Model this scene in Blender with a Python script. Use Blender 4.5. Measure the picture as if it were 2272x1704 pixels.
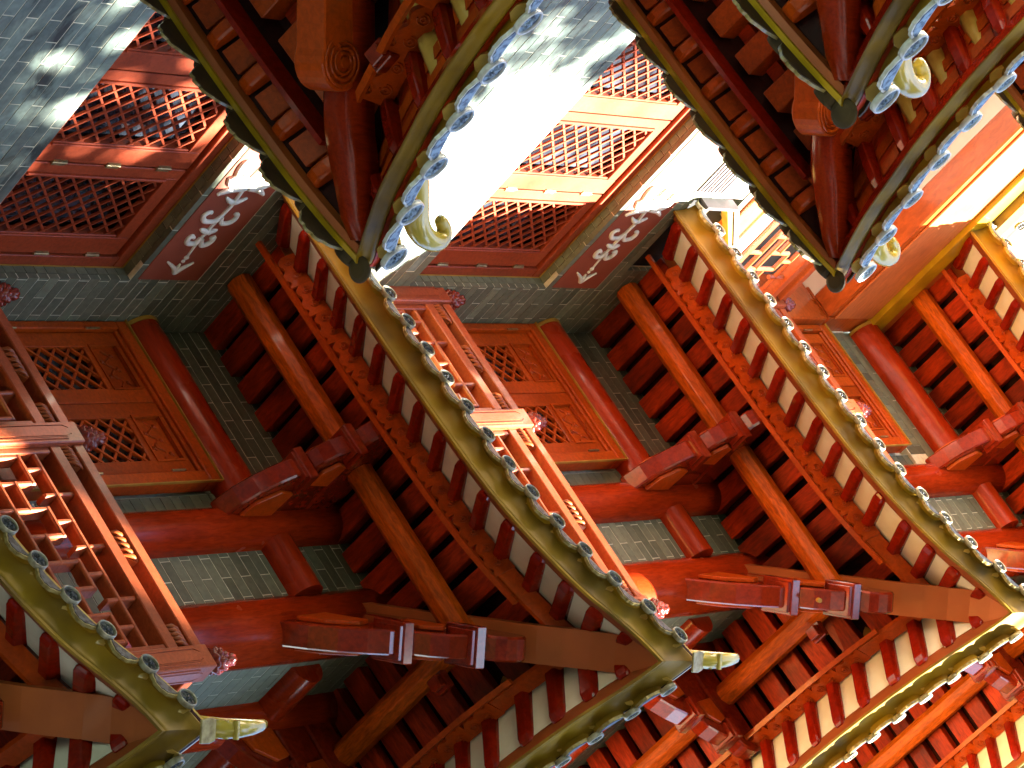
import bpy, bmesh, math, random
from mathutils import Vector, Matrix

random.seed(7)
scene = bpy.context.scene
for o in list(bpy.data.objects):
    bpy.data.objects.remove(o)

# ------------------------------------------------------------------ camera, light, exposure
SUN_DIR = Vector((1.0, -0.17, 0.85)).normalized()      # towards the sun
SUN_STRENGTH = 5.0
SUN_ANGLE = 0.5
SKY_STRENGTH = 0.05
EXPOSURE = 4.15

cam_data = bpy.data.cameras.new('camera')
cam = bpy.data.objects.new('camera', cam_data)
scene.collection.objects.link(cam)
R0 = Vector((0.51218797, -0.60834709, 0.60628154)); D0 = Vector((0.77060514, 0.63720675, -0.01163124)); F0 = Vector((-0.37925086, 0.47316104, 0.79516502))
rot = Matrix((R0, -D0, -F0)).transposed()
cam.matrix_world = Matrix.Translation(Vector((7.84618, -9.28876, 0.0))) @ rot.to_4x4()
cam_data.sensor_width = 36.0
cam_data.lens = 114.9512
cam_data.clip_start = 0.1
cam_data.clip_end = 1000.0
scene.camera = cam

world = bpy.data.worlds.new('World')
scene.world = world
world.use_nodes = True
wn = world.node_tree
for n in list(wn.nodes):
    wn.nodes.remove(n)
w_out = wn.nodes.new('ShaderNodeOutputWorld')
w_bg = wn.nodes.new('ShaderNodeBackground')
w_sky = wn.nodes.new('ShaderNodeTexSky')
w_sky.sky_type = 'NISHITA'
w_sky.sun_disc = False
w_sky.sun_elevation = math.asin(SUN_DIR.z)
w_sky.sun_rotation = math.atan2(SUN_DIR.x, SUN_DIR.y)
w_sky.air_density = 0.7
w_sky.dust_density = 0.3
w_bg.inputs['Strength'].default_value = SKY_STRENGTH
wn.links.new(w_sky.outputs['Color'], w_bg.inputs['Color'])
wn.links.new(w_bg.outputs['Background'], w_out.inputs['Surface'])

sun_data = bpy.data.lights.new('sun', 'SUN')
sun_data.energy = SUN_STRENGTH
sun_data.angle = math.radians(SUN_ANGLE)
sun_data.color = (1.0, 0.95, 0.86)
sun = bpy.data.objects.new('sun', sun_data)
scene.collection.objects.link(sun)
sun.rotation_euler = SUN_DIR.to_track_quat('Z', 'Y').to_euler()

vs = scene.view_settings
vs.view_transform = 'Standard'
vs.look = 'None'
vs.exposure = EXPOSURE
vs.gamma = 1.0
vs.use_curve_mapping = False
scene.display_settings.display_device = 'sRGB'
scene.cycles.max_bounces = 8
scene.cycles.diffuse_bounces = 2
scene.cycles.glossy_bounces = 4

# ------------------------------------------------------------------ materials
def nodes_of(name):
    m = bpy.data.materials.new(name)
    m.use_nodes = True
    nt = m.node_tree
    b = nt.nodes['Principled BSDF']
    return m, nt, b

def mk(nt, typ, **kw):
    n = nt.nodes.new(typ)
    for k, v in kw.items():
        setattr(n, k, v)
    return n

def ramp(nt, fac, stops):
    r = nt.nodes.new('ShaderNodeValToRGB')
    while len(r.color_ramp.elements) < len(stops):
        r.color_ramp.elements.new(0.5)
    for e, (p, c) in zip(r.color_ramp.elements, stops):
        e.position = p
        e.color = (c[0], c[1], c[2], 1)
    nt.links.new(fac, r.inputs['Fac'])
    return r

def sc(c, k):
    return (c[0]*k, c[1]*k, c[2]*k)

def wood(name, c, rough=0.3, coat=0.4, scale=(1, 1, 1), var=0.5, grain=0.35, dark=0.45, bump=0.15, spots=0.3):
    """stained timber under lacquer: long grain, blotches and a tone of its own for each piece"""
    m, nt, b = nodes_of(name)
    tc = mk(nt, 'ShaderNodeTexCoord')
    oi = mk(nt, 'ShaderNodeObjectInfo')
    add = mk(nt, 'ShaderNodeVectorMath', operation='MULTIPLY_ADD')
    nt.links.new(oi.outputs['Random'], add.inputs[0])
    add.inputs[1].default_value = (31.0, 17.0, 23.0)
    nt.links.new(tc.outputs['Object'], add.inputs[2])
    mp = mk(nt, 'ShaderNodeMapping')
    mp.inputs['Scale'].default_value = scale
    nt.links.new(add.outputs[0], mp.inputs['Vector'])
    n1 = mk(nt, 'ShaderNodeTexNoise')
    n1.inputs['Scale'].default_value = 9.0
    n1.inputs['Detail'].default_value = 6.0
    n1.inputs['Roughness'].default_value = 0.6
    n1.inputs['Distortion'].default_value = 0.6
    nt.links.new(mp.outputs[0], n1.inputs['Vector'])
    n2 = mk(nt, 'ShaderNodeTexNoise')
    n2.inputs['Scale'].default_value = 2.6
    n2.inputs['Detail'].default_value = 3.0
    nt.links.new(add.outputs[0], n2.inputs['Vector'])
    r1 = ramp(nt, n1.outputs['Fac'], [(0.32, sc(c, 1-grain)), (0.55, c), (0.75, sc(c, 1+grain*0.8))])
    r2 = ramp(nt, n2.outputs['Fac'], [(0.35, (dark, dark*0.9, dark*0.9)), (0.6, (1, 1, 1))])
    mix = mk(nt, 'ShaderNodeMix', data_type='RGBA', blend_type='MULTIPLY')
    mix.inputs[0].default_value = spots + 0.25
    nt.links.new(r1.outputs['Color'], mix.inputs[6])
    nt.links.new(r2.outputs['Color'], mix.inputs[7])
    hsv = mk(nt, 'ShaderNodeHueSaturation')
    mr = mk(nt, 'ShaderNodeMapRange')
    nt.links.new(oi.outputs['Random'], mr.inputs['Value'])
    mr.inputs['To Min'].default_value = 1.0 - var*0.5
    mr.inputs['To Max'].default_value = 1.0 + var*0.5
    nt.links.new(mr.outputs[0], hsv.inputs['Value'])
    nt.links.new(mix.outputs[2], hsv.inputs['Color'])
    nt.links.new(hsv.outputs['Color'], b.inputs['Base Color'])
    rr = mk(nt, 'ShaderNodeMapRange')
    nt.links.new(n2.outputs['Fac'], rr.inputs['Value'])
    rr.inputs['To Min'].default_value = rough*0.7
    rr.inputs['To Max'].default_value = rough*1.5
    nt.links.new(rr.outputs[0], b.inputs['Roughness'])
    b.inputs['Coat Weight'].default_value = coat
    b.inputs['Coat Roughness'].default_value = 0.08
    b.inputs['Specular IOR Level'].default_value = 0.22
    bp = mk(nt, 'ShaderNodeBump')
    bp.inputs['Strength'].default_value = bump
    bp.inputs['Distance'].default_value = 0.004
    nt.links.new(n1.outputs['Fac'], bp.inputs['Height'])
    nt.links.new(bp.outputs[0], b.inputs['Normal'])
    return m

def plainmat(name, c, c2=None, rough=0.6, scale=14.0, metallic=0.0, coat=0.0, bump=0.1, det=5.0, lo=0.35, hi=0.65, rnd=0.0):
    m, nt, b = nodes_of(name)
    tc = mk(nt, 'ShaderNodeTexCoord')
    oi = mk(nt, 'ShaderNodeObjectInfo')
    add = mk(nt, 'ShaderNodeVectorMath', operation='MULTIPLY_ADD')
    nt.links.new(oi.outputs['Random'], add.inputs[0])
    add.inputs[1].default_value = (13.0, 29.0, 19.0)
    nt.links.new(tc.outputs['Object'], add.inputs[2])
    n1 = mk(nt, 'ShaderNodeTexNoise')
    n1.inputs['Scale'].default_value = scale
    n1.inputs['Detail'].default_value = det
    nt.links.new(add.outputs[0], n1.inputs['Vector'])
    c2 = c2 or sc(c, 0.75)
    r = ramp(nt, n1.outputs['Fac'], [(lo, c2), (hi, c)])
    hsv = mk(nt, 'ShaderNodeHueSaturation')
    mr = mk(nt, 'ShaderNodeMapRange')
    nt.links.new(oi.outputs['Random'], mr.inputs['Value'])
    mr.inputs['To Min'].default_value = 1.0 - rnd*0.5
    mr.inputs['To Max'].default_value = 1.0 + rnd*0.5
    nt.links.new(mr.outputs[0], hsv.inputs['Value'])
    nt.links.new(r.outputs['Color'], hsv.inputs['Color'])
    nt.links.new(hsv.outputs['Color'], b.inputs['Base Color'])
    b.inputs['Roughness'].default_value = rough
    b.inputs['Metallic'].default_value = metallic
    b.inputs['Coat Weight'].default_value = coat
    bp = mk(nt, 'ShaderNodeBump')
    bp.inputs['Strength'].default_value = bump
    bp.inputs['Distance'].default_value = 0.004
    nt.links.new(n1.outputs['Fac'], bp.inputs['Height'])
    nt.links.new(bp.outputs[0], b.inputs['Normal'])
    return m

M = {}
M['rail'] = wood('lacquered rail timber', (0.44, 0.092, 0.030), 0.3, 0.3, (6, 6, 6), 0.12, 0.25, 0.6)
M['frame'] = wood('red brown window timber', (0.33, 0.050, 0.014), 0.45, 0.12, (5, 5, 5), 0.2, 0.25, 0.6)
M['door'] = wood('orange red door timber', (0.50, 0.070, 0.003), 0.4, 0.12, (5, 5, 5), 0.2, 0.3, 0.55)
M['column'] = wood('dark red lacquered column', (0.36, 0.028, 0.003), 0.22, 0.2, (8, 8, 1.2), 0.1, 0.3, 0.5)
M['beam'] = wood('red lacquered round beam', (0.38, 0.030, 0.003), 0.25, 0.2, (1.2, 8, 8), 0.1, 0.25, 0.5)
M['purlin'] = wood('orange varnished purlin', (0.66, 0.115, 0.003), 0.4, 0.12, (1.5, 7, 7), 0.1, 0.45, 0.45)
M['purlin_cross'] = wood('orange varnished purlin, grain across', (0.66, 0.115, 0.003), 0.4, 0.12, (7, 1.5, 7), 0.1, 0.45, 0.45)
M['plank'] = wood('dark red soffit plank', (0.50, 0.036, 0.001), 0.45, 0.05, (6, 1.2, 6), 0.55, 0.45, 0.3, 0.2, 0.6)
M['plank_cross'] = wood('dark red soffit plank, grain across', (0.50, 0.036, 0.001), 0.45, 0.05, (1.2, 6, 6), 0.55, 0.45, 0.3, 0.2, 0.6)
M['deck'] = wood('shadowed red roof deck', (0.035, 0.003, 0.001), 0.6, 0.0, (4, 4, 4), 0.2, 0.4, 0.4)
M['flying'] = wood('glossy crimson rafter end', (0.30, 0.012, 0.002), 0.16, 0.3, (3, 3, 3), 0.25, 0.3, 0.5)
M['carved'] = wood('carved orange red board', (0.54, 0.070, 0.003), 0.3, 0.2, (4, 4, 4), 0.1, 0.25, 0.6)
M['bracket'] = wood('dark lacquered carved bracket', (0.27, 0.021, 0.004), 0.14, 0.75, (4, 4, 4), 0.15, 0.35, 0.45)
M['leafwood'] = wood('carved rail leaf timber', (0.36, 0.075, 0.014), 0.3, 0.3, (5, 5, 5), 0.1, 0.2, 0.6)
M['tanwood'] = wood('tan orange varnished board', (0.62, 0.17, 0.05), 0.35, 0.3, (2, 1, 4), 0.1, 0.2, 0.7)
M['bud'] = wood('polished carved finial timber', (0.24, 0.030, 0.014), 0.18, 0.6, (5, 5, 5), 0.1, 0.2, 0.6)
M['fascia'] = plainmat('red brown eaves paint', (0.34, 0.085, 0.018), (0.26, 0.060, 0.012), 0.45, 5.0, coat=0.1)
M['hip'] = plainmat('brown painted hip board', (0.50, 0.125, 0.022), (0.40, 0.095, 0.016), 0.5, 3.0, coat=0.1)
M['gold'] = plainmat('olive gold eaves glaze', (0.38, 0.220, 0.005), (0.16, 0.088, 0.002), 0.5, 3.0, metallic=0.0, coat=0.0, bump=0.15)
M['goldline'] = plainmat('bright yellow edge line', (0.60, 0.38, 0.010), (0.40, 0.24, 0.006), 0.35, 6.0, coat=0.3)
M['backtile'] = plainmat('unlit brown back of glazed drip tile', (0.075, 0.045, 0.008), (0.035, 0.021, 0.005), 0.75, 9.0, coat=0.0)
M['tile'] = plainmat('dark blue grey moulded glaze', (0.060, 0.070, 0.070), (0.010, 0.010, 0.009), 0.5, 42.0, coat=0.05, bump=0.9, lo=0.44, hi=0.56)
M['tilerim'] = plainmat('cream glazed tile rim', (0.42, 0.40, 0.28), (0.20, 0.17, 0.09), 0.35, 30.0, coat=0.4)
M['tileblue'] = plainmat('sky blue moulded glaze', (0.22, 0.31, 0.38), (0.04, 0.065, 0.10), 0.45, 36.0, coat=0.1, bump=0.9, lo=0.42, hi=0.54)
M['driprim'] = plainmat('worn gold tile edge', (0.46, 0.38, 0.15), (0.22, 0.16, 0.04), 0.35, 26.0, coat=0.4)
M['tilewhite'] = plainmat('pale glazed tile rim', (0.72, 0.74, 0.72), (0.50, 0.50, 0.45), 0.35, 30.0, coat=0.4)
M['horn'] = plainmat('cream yellow glazed horn', (0.60, 0.48, 0.09), (0.48, 0.34, 0.03), 0.25, 6.0, coat=0.8, bump=0.25)
M['rooftile'] = plainmat('yellow glazed roof tile', (0.70, 0.46, 0.10), (0.50, 0.30, 0.05), 0.3, 8.0, coat=0.5)
M['plaster'] = plainmat('cream plaster infill', (0.84, 0.82, 0.66), (0.78, 0.75, 0.58), 0.7, 9.0)
M['mortar'] = plainmat('pale mortar joint', (0.78, 0.75, 0.58), (0.60, 0.57, 0.42), 0.9, 30.0)
M['terra'] = plainmat('terracotta painted panel', (0.30, 0.062, 0.028), (0.25, 0.050, 0.022), 0.6, 5.0)
M['relief'] = plainmat('white plaster relief', (0.80, 0.77, 0.66), (0.50, 0.42, 0.24), 0.6, 16.0, lo=0.25, hi=0.42, bump=0.4)
M['trim'] = plainmat('ochre window trim', (0.48, 0.26, 0.03), (0.36, 0.18, 0.02), 0.5, 12.0)
M['brass'] = plainmat('old brass hinge', (0.55, 0.42, 0.20), (0.30, 0.22, 0.10), 0.35, 20.0, metallic=0.8)
M['soot'] = plainmat('dark grime seam', (0.005, 0.0055, 0.005), (0.002, 0.002, 0.002), 0.9, 40.0)  # wall seam, and the shade painted into the eave-end pocket
M['soot2'] = plainmat('maroon grey painted metal', (0.030, 0.020, 0.022), (0.020, 0.013, 0.015), 0.6, 20.0)  # stands for the shade inside the vent slits
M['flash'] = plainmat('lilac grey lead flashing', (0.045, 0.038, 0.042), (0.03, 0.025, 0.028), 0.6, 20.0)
M['whitewall'] = plainmat('pale pink plaster', (0.74, 0.60, 0.54), (0.66, 0.52, 0.46), 0.8, 3.0)
M['palewall'] = plainmat('cream plastered wall', (0.78, 0.66, 0.50), (0.68, 0.56, 0.42), 0.8, 2.0)
M['orange'] = wood('orange lacquered board', (0.50, 0.085, 0.012), 0.28, 0.5, (3, 1.2, 5), 0.1, 0.3, 0.6)
M['ground'] = plainmat('dark damp paving', (0.034, 0.033, 0.030), (0.022, 0.022, 0.021), 0.85, 1.2)  # shade of trees and buildings is put into the paving tone
M['bark'] = plainmat('grey brown bark', (0.12, 0.09, 0.06), (0.06, 0.045, 0.03), 0.9, 12.0, bump=0.6)
M['leaf'] = plainmat('green leaves', (0.040, 0.070, 0.018), (0.022, 0.042, 0.012), 0.6, 3.0)

def glass_mat():
    m, nt, b = nodes_of('dark window glass')
    b.inputs['Base Color'].default_value = (0.012, 0.016, 0.022, 1)
    b.inputs['Roughness'].default_value = 0.12
    b.inputs['Coat Weight'].default_value = 0.6
    tc = mk(nt, 'ShaderNodeTexCoord')
    n1 = mk(nt, 'ShaderNodeTexNoise')
    n1.inputs['Scale'].default_value = 4.0
    nt.links.new(tc.outputs['Object'], n1.inputs['Vector'])
    r = ramp(nt, n1.outputs['Fac'], [(0.45, (0.008, 0.010, 0.014)), (0.7, (0.06, 0.075, 0.10))])
    nt.links.new(r.outputs['Color'], b.inputs['Base Color'])
    return m
M['glass'] = glass_mat()

def brick_mat(name, c, c2, stain):
    """glazed grey green brick; each brick has its own tone, dirt runs over the whole wall"""
    m, nt, b = nodes_of(name)
    geo = mk(nt, 'ShaderNodeNewGeometry')
    oi = mk(nt, 'ShaderNodeObjectInfo')
    n1 = mk(nt, 'ShaderNodeTexNoise')
    n1.inputs['Scale'].default_value = 26.0
    n1.inputs['Detail'].default_value = 6.0
    nt.links.new(geo.outputs['Position'], n1.inputs['Vector'])
    r1 = ramp(nt, n1.outputs['Fac'], [(0.3, c2), (0.62, c)])
    hsv = mk(nt, 'ShaderNodeHueSaturation')
    mr = mk(nt, 'ShaderNodeMapRange')
    nt.links.new(oi.outputs['Random'], mr.inputs['Value'])
    mr.inputs['To Min'].default_value = 0.72
    mr.inputs['To Max'].default_value = 1.28
    nt.links.new(mr.outputs[0], hsv.inputs['Value'])
    nt.links.new(r1.outputs['Color'], hsv.inputs['Color'])
    n2 = mk(nt, 'ShaderNodeTexNoise')
    n2.inputs['Scale'].default_value = 2.3
    n2.inputs['Detail'].default_value = 8.0
    n2.inputs['Roughness'].default_value = 0.68
    n2.inputs['Distortion'].default_value = 1.0
    mp = mk(nt, 'ShaderNodeMapping')
    mp.inputs['Scale'].default_value = (1.0, 0.75, 1.9)
    nt.links.new(geo.outputs['Position'], mp.inputs['Vector'])
    nt.links.new(mp.outputs[0], n2.inputs['Vector'])
    r2 = ramp(nt, n2.outputs['Fac'], [(0.38, (0.10, 0.11, 0.10)), (0.47, (0.75, 0.75, 0.75)), (0.56, (1, 1, 1)), (0.66, (1.35, 1.35, 1.3))])
    mix = mk(nt, 'ShaderNodeMix', data_type='RGBA', blend_type='MULTIPLY')
    mix.inputs[0].default_value = stain
    nt.links.new(hsv.outputs['Color'], mix.inputs[6])
    nt.links.new(r2.outputs['Color'], mix.inputs[7])
    nt.links.new(mix.outputs[2], b.inputs['Base Color'])
    b.inputs['Roughness'].default_value = 0.5
    bp = mk(nt, 'ShaderNodeBump')
    bp.inputs['Strength'].default_value = 0.25
    bp.inputs['Distance'].default_value = 0.003
    nt.links.new(n1.outputs['Fac'], bp.inputs['Height'])
    nt.links.new(bp.outputs[0], b.inputs['Normal'])
    return m
M['brick'] = brick_mat('grey green brick', (0.15, 0.165, 0.105), (0.11, 0.12, 0.078), 0.0)
M['oldbrick'] = brick_mat('weathered blue grey brick', (0.165, 0.22, 0.185), (0.12, 0.16, 0.135), 0.9)

# ------------------------------------------------------------------ building helpers
COL = scene.collection

def tag(o, label=None, cat=None, group=None, kind=None):
    if label: o['label'] = label
    if cat: o['category'] = cat
    if group: o['group'] = group
    if kind: o['kind'] = kind
    return o

def thing(name, loc, label, cat, group=None):
    o = bpy.data.objects.new(name, None)
    o.empty_display_size = 0.2
    COL.objects.link(o)
    o.location = loc
    return tag(o, label, cat, group, 'thing')

ORG = {}   # part -> world origin used for its children

def origin_of(o):
    if o is None:
        return Vector((0, 0, 0))
    v = Vector(o.location)
    p = o.parent
    while p is not None:
        v += Vector(p.location)
        p = p.parent
    return v

def link(name, mesh, parent, kind=None, label=None, matrix=None):
    o = bpy.data.objects.new(name, mesh)
    COL.objects.link(o)
    if parent is not None:
        o.parent = parent
    if matrix is not None:
        org = origin_of(parent)
        o.matrix_local = Matrix.Translation(-org) @ matrix
    if kind: o['kind'] = kind
    if label: o['label'] = label
    return o

class MB:
    """collects shapes in world coordinates and links them as one mesh object"""
    def __init__(self):
        self.v = []; self.f = []; self.smooth = set()
    def add(self, vs_, fs, smooth=False):
        n = len(self.v)
        self.v += [tuple(p) for p in vs_]
        for f in fs:
            if smooth: self.smooth.add(len(self.f))
            self.f.append(tuple(n+i for i in f))
        return self
    def hexa(self, p):
        """p: 8 points, 4 bottom then 4 top in matching order"""
        return self.add(p, [(3, 2, 1, 0), (4, 5, 6, 7), (0, 1, 5, 4), (1, 2, 6, 5), (2, 3, 7, 6), (3, 0, 4, 7)])
    def box(self, x0, x1, y0, y1, z0, z1):
        return self.hexa([(x0, y0, z0), (x1, y0, z0), (x1, y1, z0), (x0, y1, z0), (x0, y0, z1), (x1, y0, z1), (x1, y1, z1), (x0, y1, z1)])
    def loft(self, rings, closed=True, caps=True, smooth=False):
        n = len(rings[0]); vs_ = []; fs = []
        for r in rings: vs_ += list(r)
        for a in range(len(rings)-1):
            for i in range(n if closed else n-1):
                j = (i+1) % n
                fs.append((a*n+i, a*n+j, (a+1)*n+j, (a+1)*n+i))
        self.add(vs_, fs, smooth)
        if caps and closed:
            self.add(list(rings[0]), [tuple(range(n-1, -1, -1))])
            self.add(list(rings[-1]), [tuple(range(n))])
        return self
    def prism(self, poly, a, b, c, d0, d1):
        """poly of (p,q) laid out along unit vectors a,b from origin c, extruded from d0 to d1 along a x b"""
        a = Vector(a); b = Vector(b); c = Vector(c); n = a.cross(b)
        r0 = [c + a*p + b*q + n*d0 for p, q in poly]
        r1 = [c + a*p + b*q + n*d1 for p, q in poly]
        return self.loft([r0, r1])
    def tube(self, pts, rad, seg=8, smooth=True, squash=None, caps=True):
        pts = [Vector(p) for p in pts]
        if not hasattr(rad, '__len__'): rad = [rad]*len(pts)
        rings = []; up = None
        for i, p in enumerate(pts):
            t = (pts[min(i+1, len(pts)-1)] - pts[max(i-1, 0)]).normalized()
            if up is None:
                up = Vector((0, 0, 1)) if abs(t.z) < 0.9 else Vector((1, 0, 0))
            s = t.cross(up).normalized(); u2 = s.cross(t).normalized(); up = u2
            ring = []
            for k in range(seg):
                ang = 2*math.pi*(k+0.5)/seg
                off = (s*math.cos(ang) + u2*math.sin(ang))*rad[i]
                if squash: off = Vector((off.x*squash[0], off.y*squash[1], off.z*squash[2]))
                ring.append(p+off)
            rings.append(ring)
        return self.loft(rings, smooth=smooth, caps=caps)
    def lathe(self, prof, c, axis='z', seg=12, smooth=True):
        c = Vector(c); rings = []
        for r, h in prof:
            ring = []
            for k in range(seg):
                a = 2*math.pi*k/seg
                if axis == 'z': ring.append(c+Vector((r*math.cos(a), r*math.sin(a), h)))
                elif axis == 'y': ring.append(c+Vector((r*math.cos(a), h, r*math.sin(a))))
                else: ring.append(c+Vector((h, r*math.cos(a), r*math.sin(a))))
            rings.append(ring)
        return self.loft(rings, smooth=smooth)
    def mesh(self, name, mat, org=Vector((0, 0, 0)), bevel=0.0):
        me = bpy.data.meshes.new(name)
        me.from_pydata([(x-org[0], y-org[1], z-org[2]) for x, y, z in self.v], [], self.f)
        bm = bmesh.new(); bm.from_mesh(me)
        if bevel > 0:
            bmesh.ops.remove_doubles(bm, verts=bm.verts, dist=1e-6)
        bmesh.ops.recalc_face_normals(bm, faces=bm.faces)
        if bevel > 0:
            ed = [e for e in bm.edges if len(e.link_faces) == 2 and e.calc_face_angle(0) > 0.6]
            bmesh.ops.bevel(bm, geom=ed, offset=bevel, segments=1, affect='EDGES', clamp_overlap=True)
        bm.to_mesh(me); bm.free()
        if self.smooth and bevel == 0:
            for i in self.smooth:
                me.polygons[i].use_smooth = True
        me.materials.append(mat)
        return me
    def build(self, name, mat, parent=None, kind=None, label=None, bevel=0.0):
        me = self.mesh(name, mat, origin_of(parent), bevel)
        return link(name, me, parent, kind, label)

def copy_tree(o, parent=None, dz=0.0):
    c = o.copy(); COL.objects.link(c)
    if parent is not None:
        c.parent = parent
    else:
        c.location = (o.location[0], o.location[1], o.location[2]+dz)
    for ch in list(o.children):
        copy_tree(ch, c)
    return c

def lerp_table(tab):
    def fn(s):
        if s <= tab[0][0]: return tab[0][1]
        for (a, va), (b, vb) in zip(tab, tab[1:]):
            if s <= b:
                t = (s-a)/(b-a)
                return va+(vb-va)*t
        return tab[-1][1]
    return fn

def smooth_table(tab):
    """Catmull-Rom through the table"""
    def fn(s):
        if s <= tab[0][0]: return tab[0][1]
        if s >= tab[-1][0]: return tab[-1][1]
        for i in range(len(tab)-1):
            a, va = tab[i]; b, vb = tab[i+1]
            if s <= b:
                p0 = tab[i-1] if i > 0 else (a-(b-a), va+(va-vb))
                p3 = tab[i+2] if i+2 < len(tab) else (b+(b-a), vb)
                m0 = (vb-p0[1])/(b-p0[0]); m1 = (p3[1]-va)/(p3[0]-a)
                h = b-a; t = (s-a)/h
                return (2*t**3-3*t**2+1)*va + (t**3-2*t**2+t)*h*m0 + (-2*t**3+3*t**2)*vb + (t**3-t**2)*h*m1
    return fn

class Fr:
    """one eave: corner, direction along the edge (u), direction inwards (v), height of its border and its upward sweep"""
    def __init__(self, C, u, v, zb, R, length, fade=(0.55, 1.1)):
        self.C = Vector((C[0], C[1], 0)); self.u = Vector((u[0], u[1], 0)); self.v = Vector((v[0], v[1], 0))
        self.zb = zb; self.R = R; self.L = length; self.fade = fade
    def w(self, i):
        a, b = self.fade
        if i <= a: return 1.0
        if i >= b: return 0.0
        return 1-(i-a)/(b-a)
    def P(self, s, i, dz, k=None):
        k = self.w(i) if k is None else k
        p = self.C + self.u*s + self.v*i
        return Vector((p.x, p.y, self.zb + dz + self.R(s)*k))
    def mat(self, s, i, dz, tilt=0.0):
        """matrix with X along the edge, Y outwards, Z up"""
        y = -self.v; z = Vector((0, 0, 1)); x = y.cross(z)
        slope = (self.R(s+0.03)-self.R(s-0.03))/0.06
        sl = slope if x.dot(self.u) > 0 else -slope
        x = Vector((x.x, x.y, sl)).normalized()
        y = z.cross(x).normalized(); z = x.cross(y)
        m = Matrix((x, y, z)).transposed().to_4x4()
        m.translation = self.P(s, i, dz)
        return m @ Matrix.Rotation(tilt, 4, 'X')
    def strip(self, mb, prof, s1=None, s0=None, n=26, closed=True, mitre=True, smooth=False):
        s1 = s1 if s1 is not None else self.L
        rings = []
        for k in range(n+1):
            t = (k/n)**1.35
            ring = []
            for (i, dz) in prof:
                a = i if mitre else 0.0
                if s0 is not None: a = s0
                ring.append(self.P(a+(s1-a)*t, i, dz))
            rings.append(ring)
        return mb.loft(rings, closed=closed, smooth=smooth)

# shared small meshes --------------------------------------------------------
def disc_meshes(r, rimmat, facemat, tag_):
    """round eaves tile end: rim ring and a recessed moulded face (X along edge, Y outwards)"""
    rim = MB()
    prof = [(r*0.84, 0.0), (r*0.84, 0.010), (r*0.92, 0.014), (r, 0.010), (r, -0.012), (r*0.86, -0.016)]
    rim.lathe(prof, (0, 0, 0), 'y', 20)
    rim_m = rim.mesh('tile_end_'+tag_, rimmat)
    face = MB()
    face.lathe([(r*0.86, -0.015), (r*0.86, 0.003), (0.0005, 0.004)], (0, 0, 0), 'y', 20, smooth=False)
    for k in range(6):
        a = k*math.pi/3
        c = Vector((math.cos(a)*r*0.40, 0.004, math.sin(a)*r*0.40))
        d = Vector((math.cos(a), 0, math.sin(a))); e = Vector((-math.sin(a), 0, math.cos(a)))
        face.add([c-d*r*0.3, c+e*r*0.15, c+d*r*0.32, c-e*r*0.15, c+Vector((0, 0.008, 0))], [(0, 1, 4), (1, 2, 4), (2, 3, 4), (3, 0, 4)])
    face.lathe([(r*0.16, 0.002), (r*0.12, 0.012), (0.0005, 0.014)], (0, 0, 0), 'y', 8)
    face_m = face.mesh('tile_face_'+tag_, facemat)
    return rim_m, face_m

def drip_meshes(w, h, sag, rimmat, facemat, tag_, channel=0.45):
    """hanging drip tile plate between two round ends: concave top, lobed lower edge"""
    n = 14
    def outline(k):
        hw = w/2*k
        top = []; bot = []
        for i in range(n+1):
            x = -1+2*i/n
            zt = -sag*(1-x*x)**0.5 if abs(x) < 1 else 0
            lob = 0.10*h*abs(math.sin((x+1)*math.pi*2.5))
            zb = -sag*(1-x*x)**0.5*0.75 - h*(1-abs(x)**2.2)*0.78 - lob - 0.05*h
            top.append((x*hw, zt)); bot.append((x*hw, zb))
        if k < 1:
            top = [(x, z-h*0.10) for x, z in top]; bot = [(x, z+h*0.09) for x, z in bot]
        return top, bot
    def plate(mb, k, y0, y1):
        top, bot = outline(k)
        for i in range(n):
            p = [(top[i][0], y0, top[i][1]), (top[i+1][0], y0, top[i+1][1]), (bot[i+1][0], y0, bot[i+1][1]), (bot[i][0], y0, bot[i][1])]
            q = [(a, y1, c) for a, b, c in p]
            mb.add(p+q, [(0, 1, 2, 3), (7, 6, 5, 4), (0, 4, 5, 1), (2, 6, 7, 3)])
    a = MB(); plate(a, 1.0, -0.010, 0.006)
    b = MB(); plate(b, 0.90, 0.003, 0.0085)
    c = MB()
    rings = []
    for y in (-0.008, -0.070):
        rings.append([(x*w/2*1.05, y, -sag*2.2*(1-x*x)**0.5-0.008+(-y-0.01)*channel*0.5) for x in [-1+2*i/10 for i in range(11)]])
    c.loft(rings, closed=False, smooth=True)
    return a.mesh('drip_'+tag_, rimmat), b.mesh('drip_face_'+tag_, facemat), c.mesh('pan_'+tag_, M['gold'])

HORN = [(-0.42, 0.30), (-0.31, 0.335), (-0.23, 0.345), (-0.165, 0.355), (-0.116, 0.385), (-0.08, 0.435), (-0.066, 0.50), (-0.083, 0.542), (-0.12, 0.548), (-0.150, 0.524), (-0.160, 0.508)]

# ------------------------------------------------------------------ picture test, used only to drop brick pieces nobody can see
def in_frame(p, mg=0.03):
    d = Vector(p) - Vector((7.84618, -9.28876, 0.0))
    zf = d.dot(F0)
    if zf <= 0: return False
    k = cam_data.lens/36.0
    return abs(d.dot(R0)/zf*k) < 0.5+mg and abs(d.dot(D0)/zf*k) < 0.375+mg

# ------------------------------------------------------------------ ground
g = MB(); g.box(-150, 150, -150, 150, -2.2, -1.7)
tag(g.build('ground', M['ground']), 'dark damp paving of the courtyard below the tower', 'ground', kind='structure')

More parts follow.
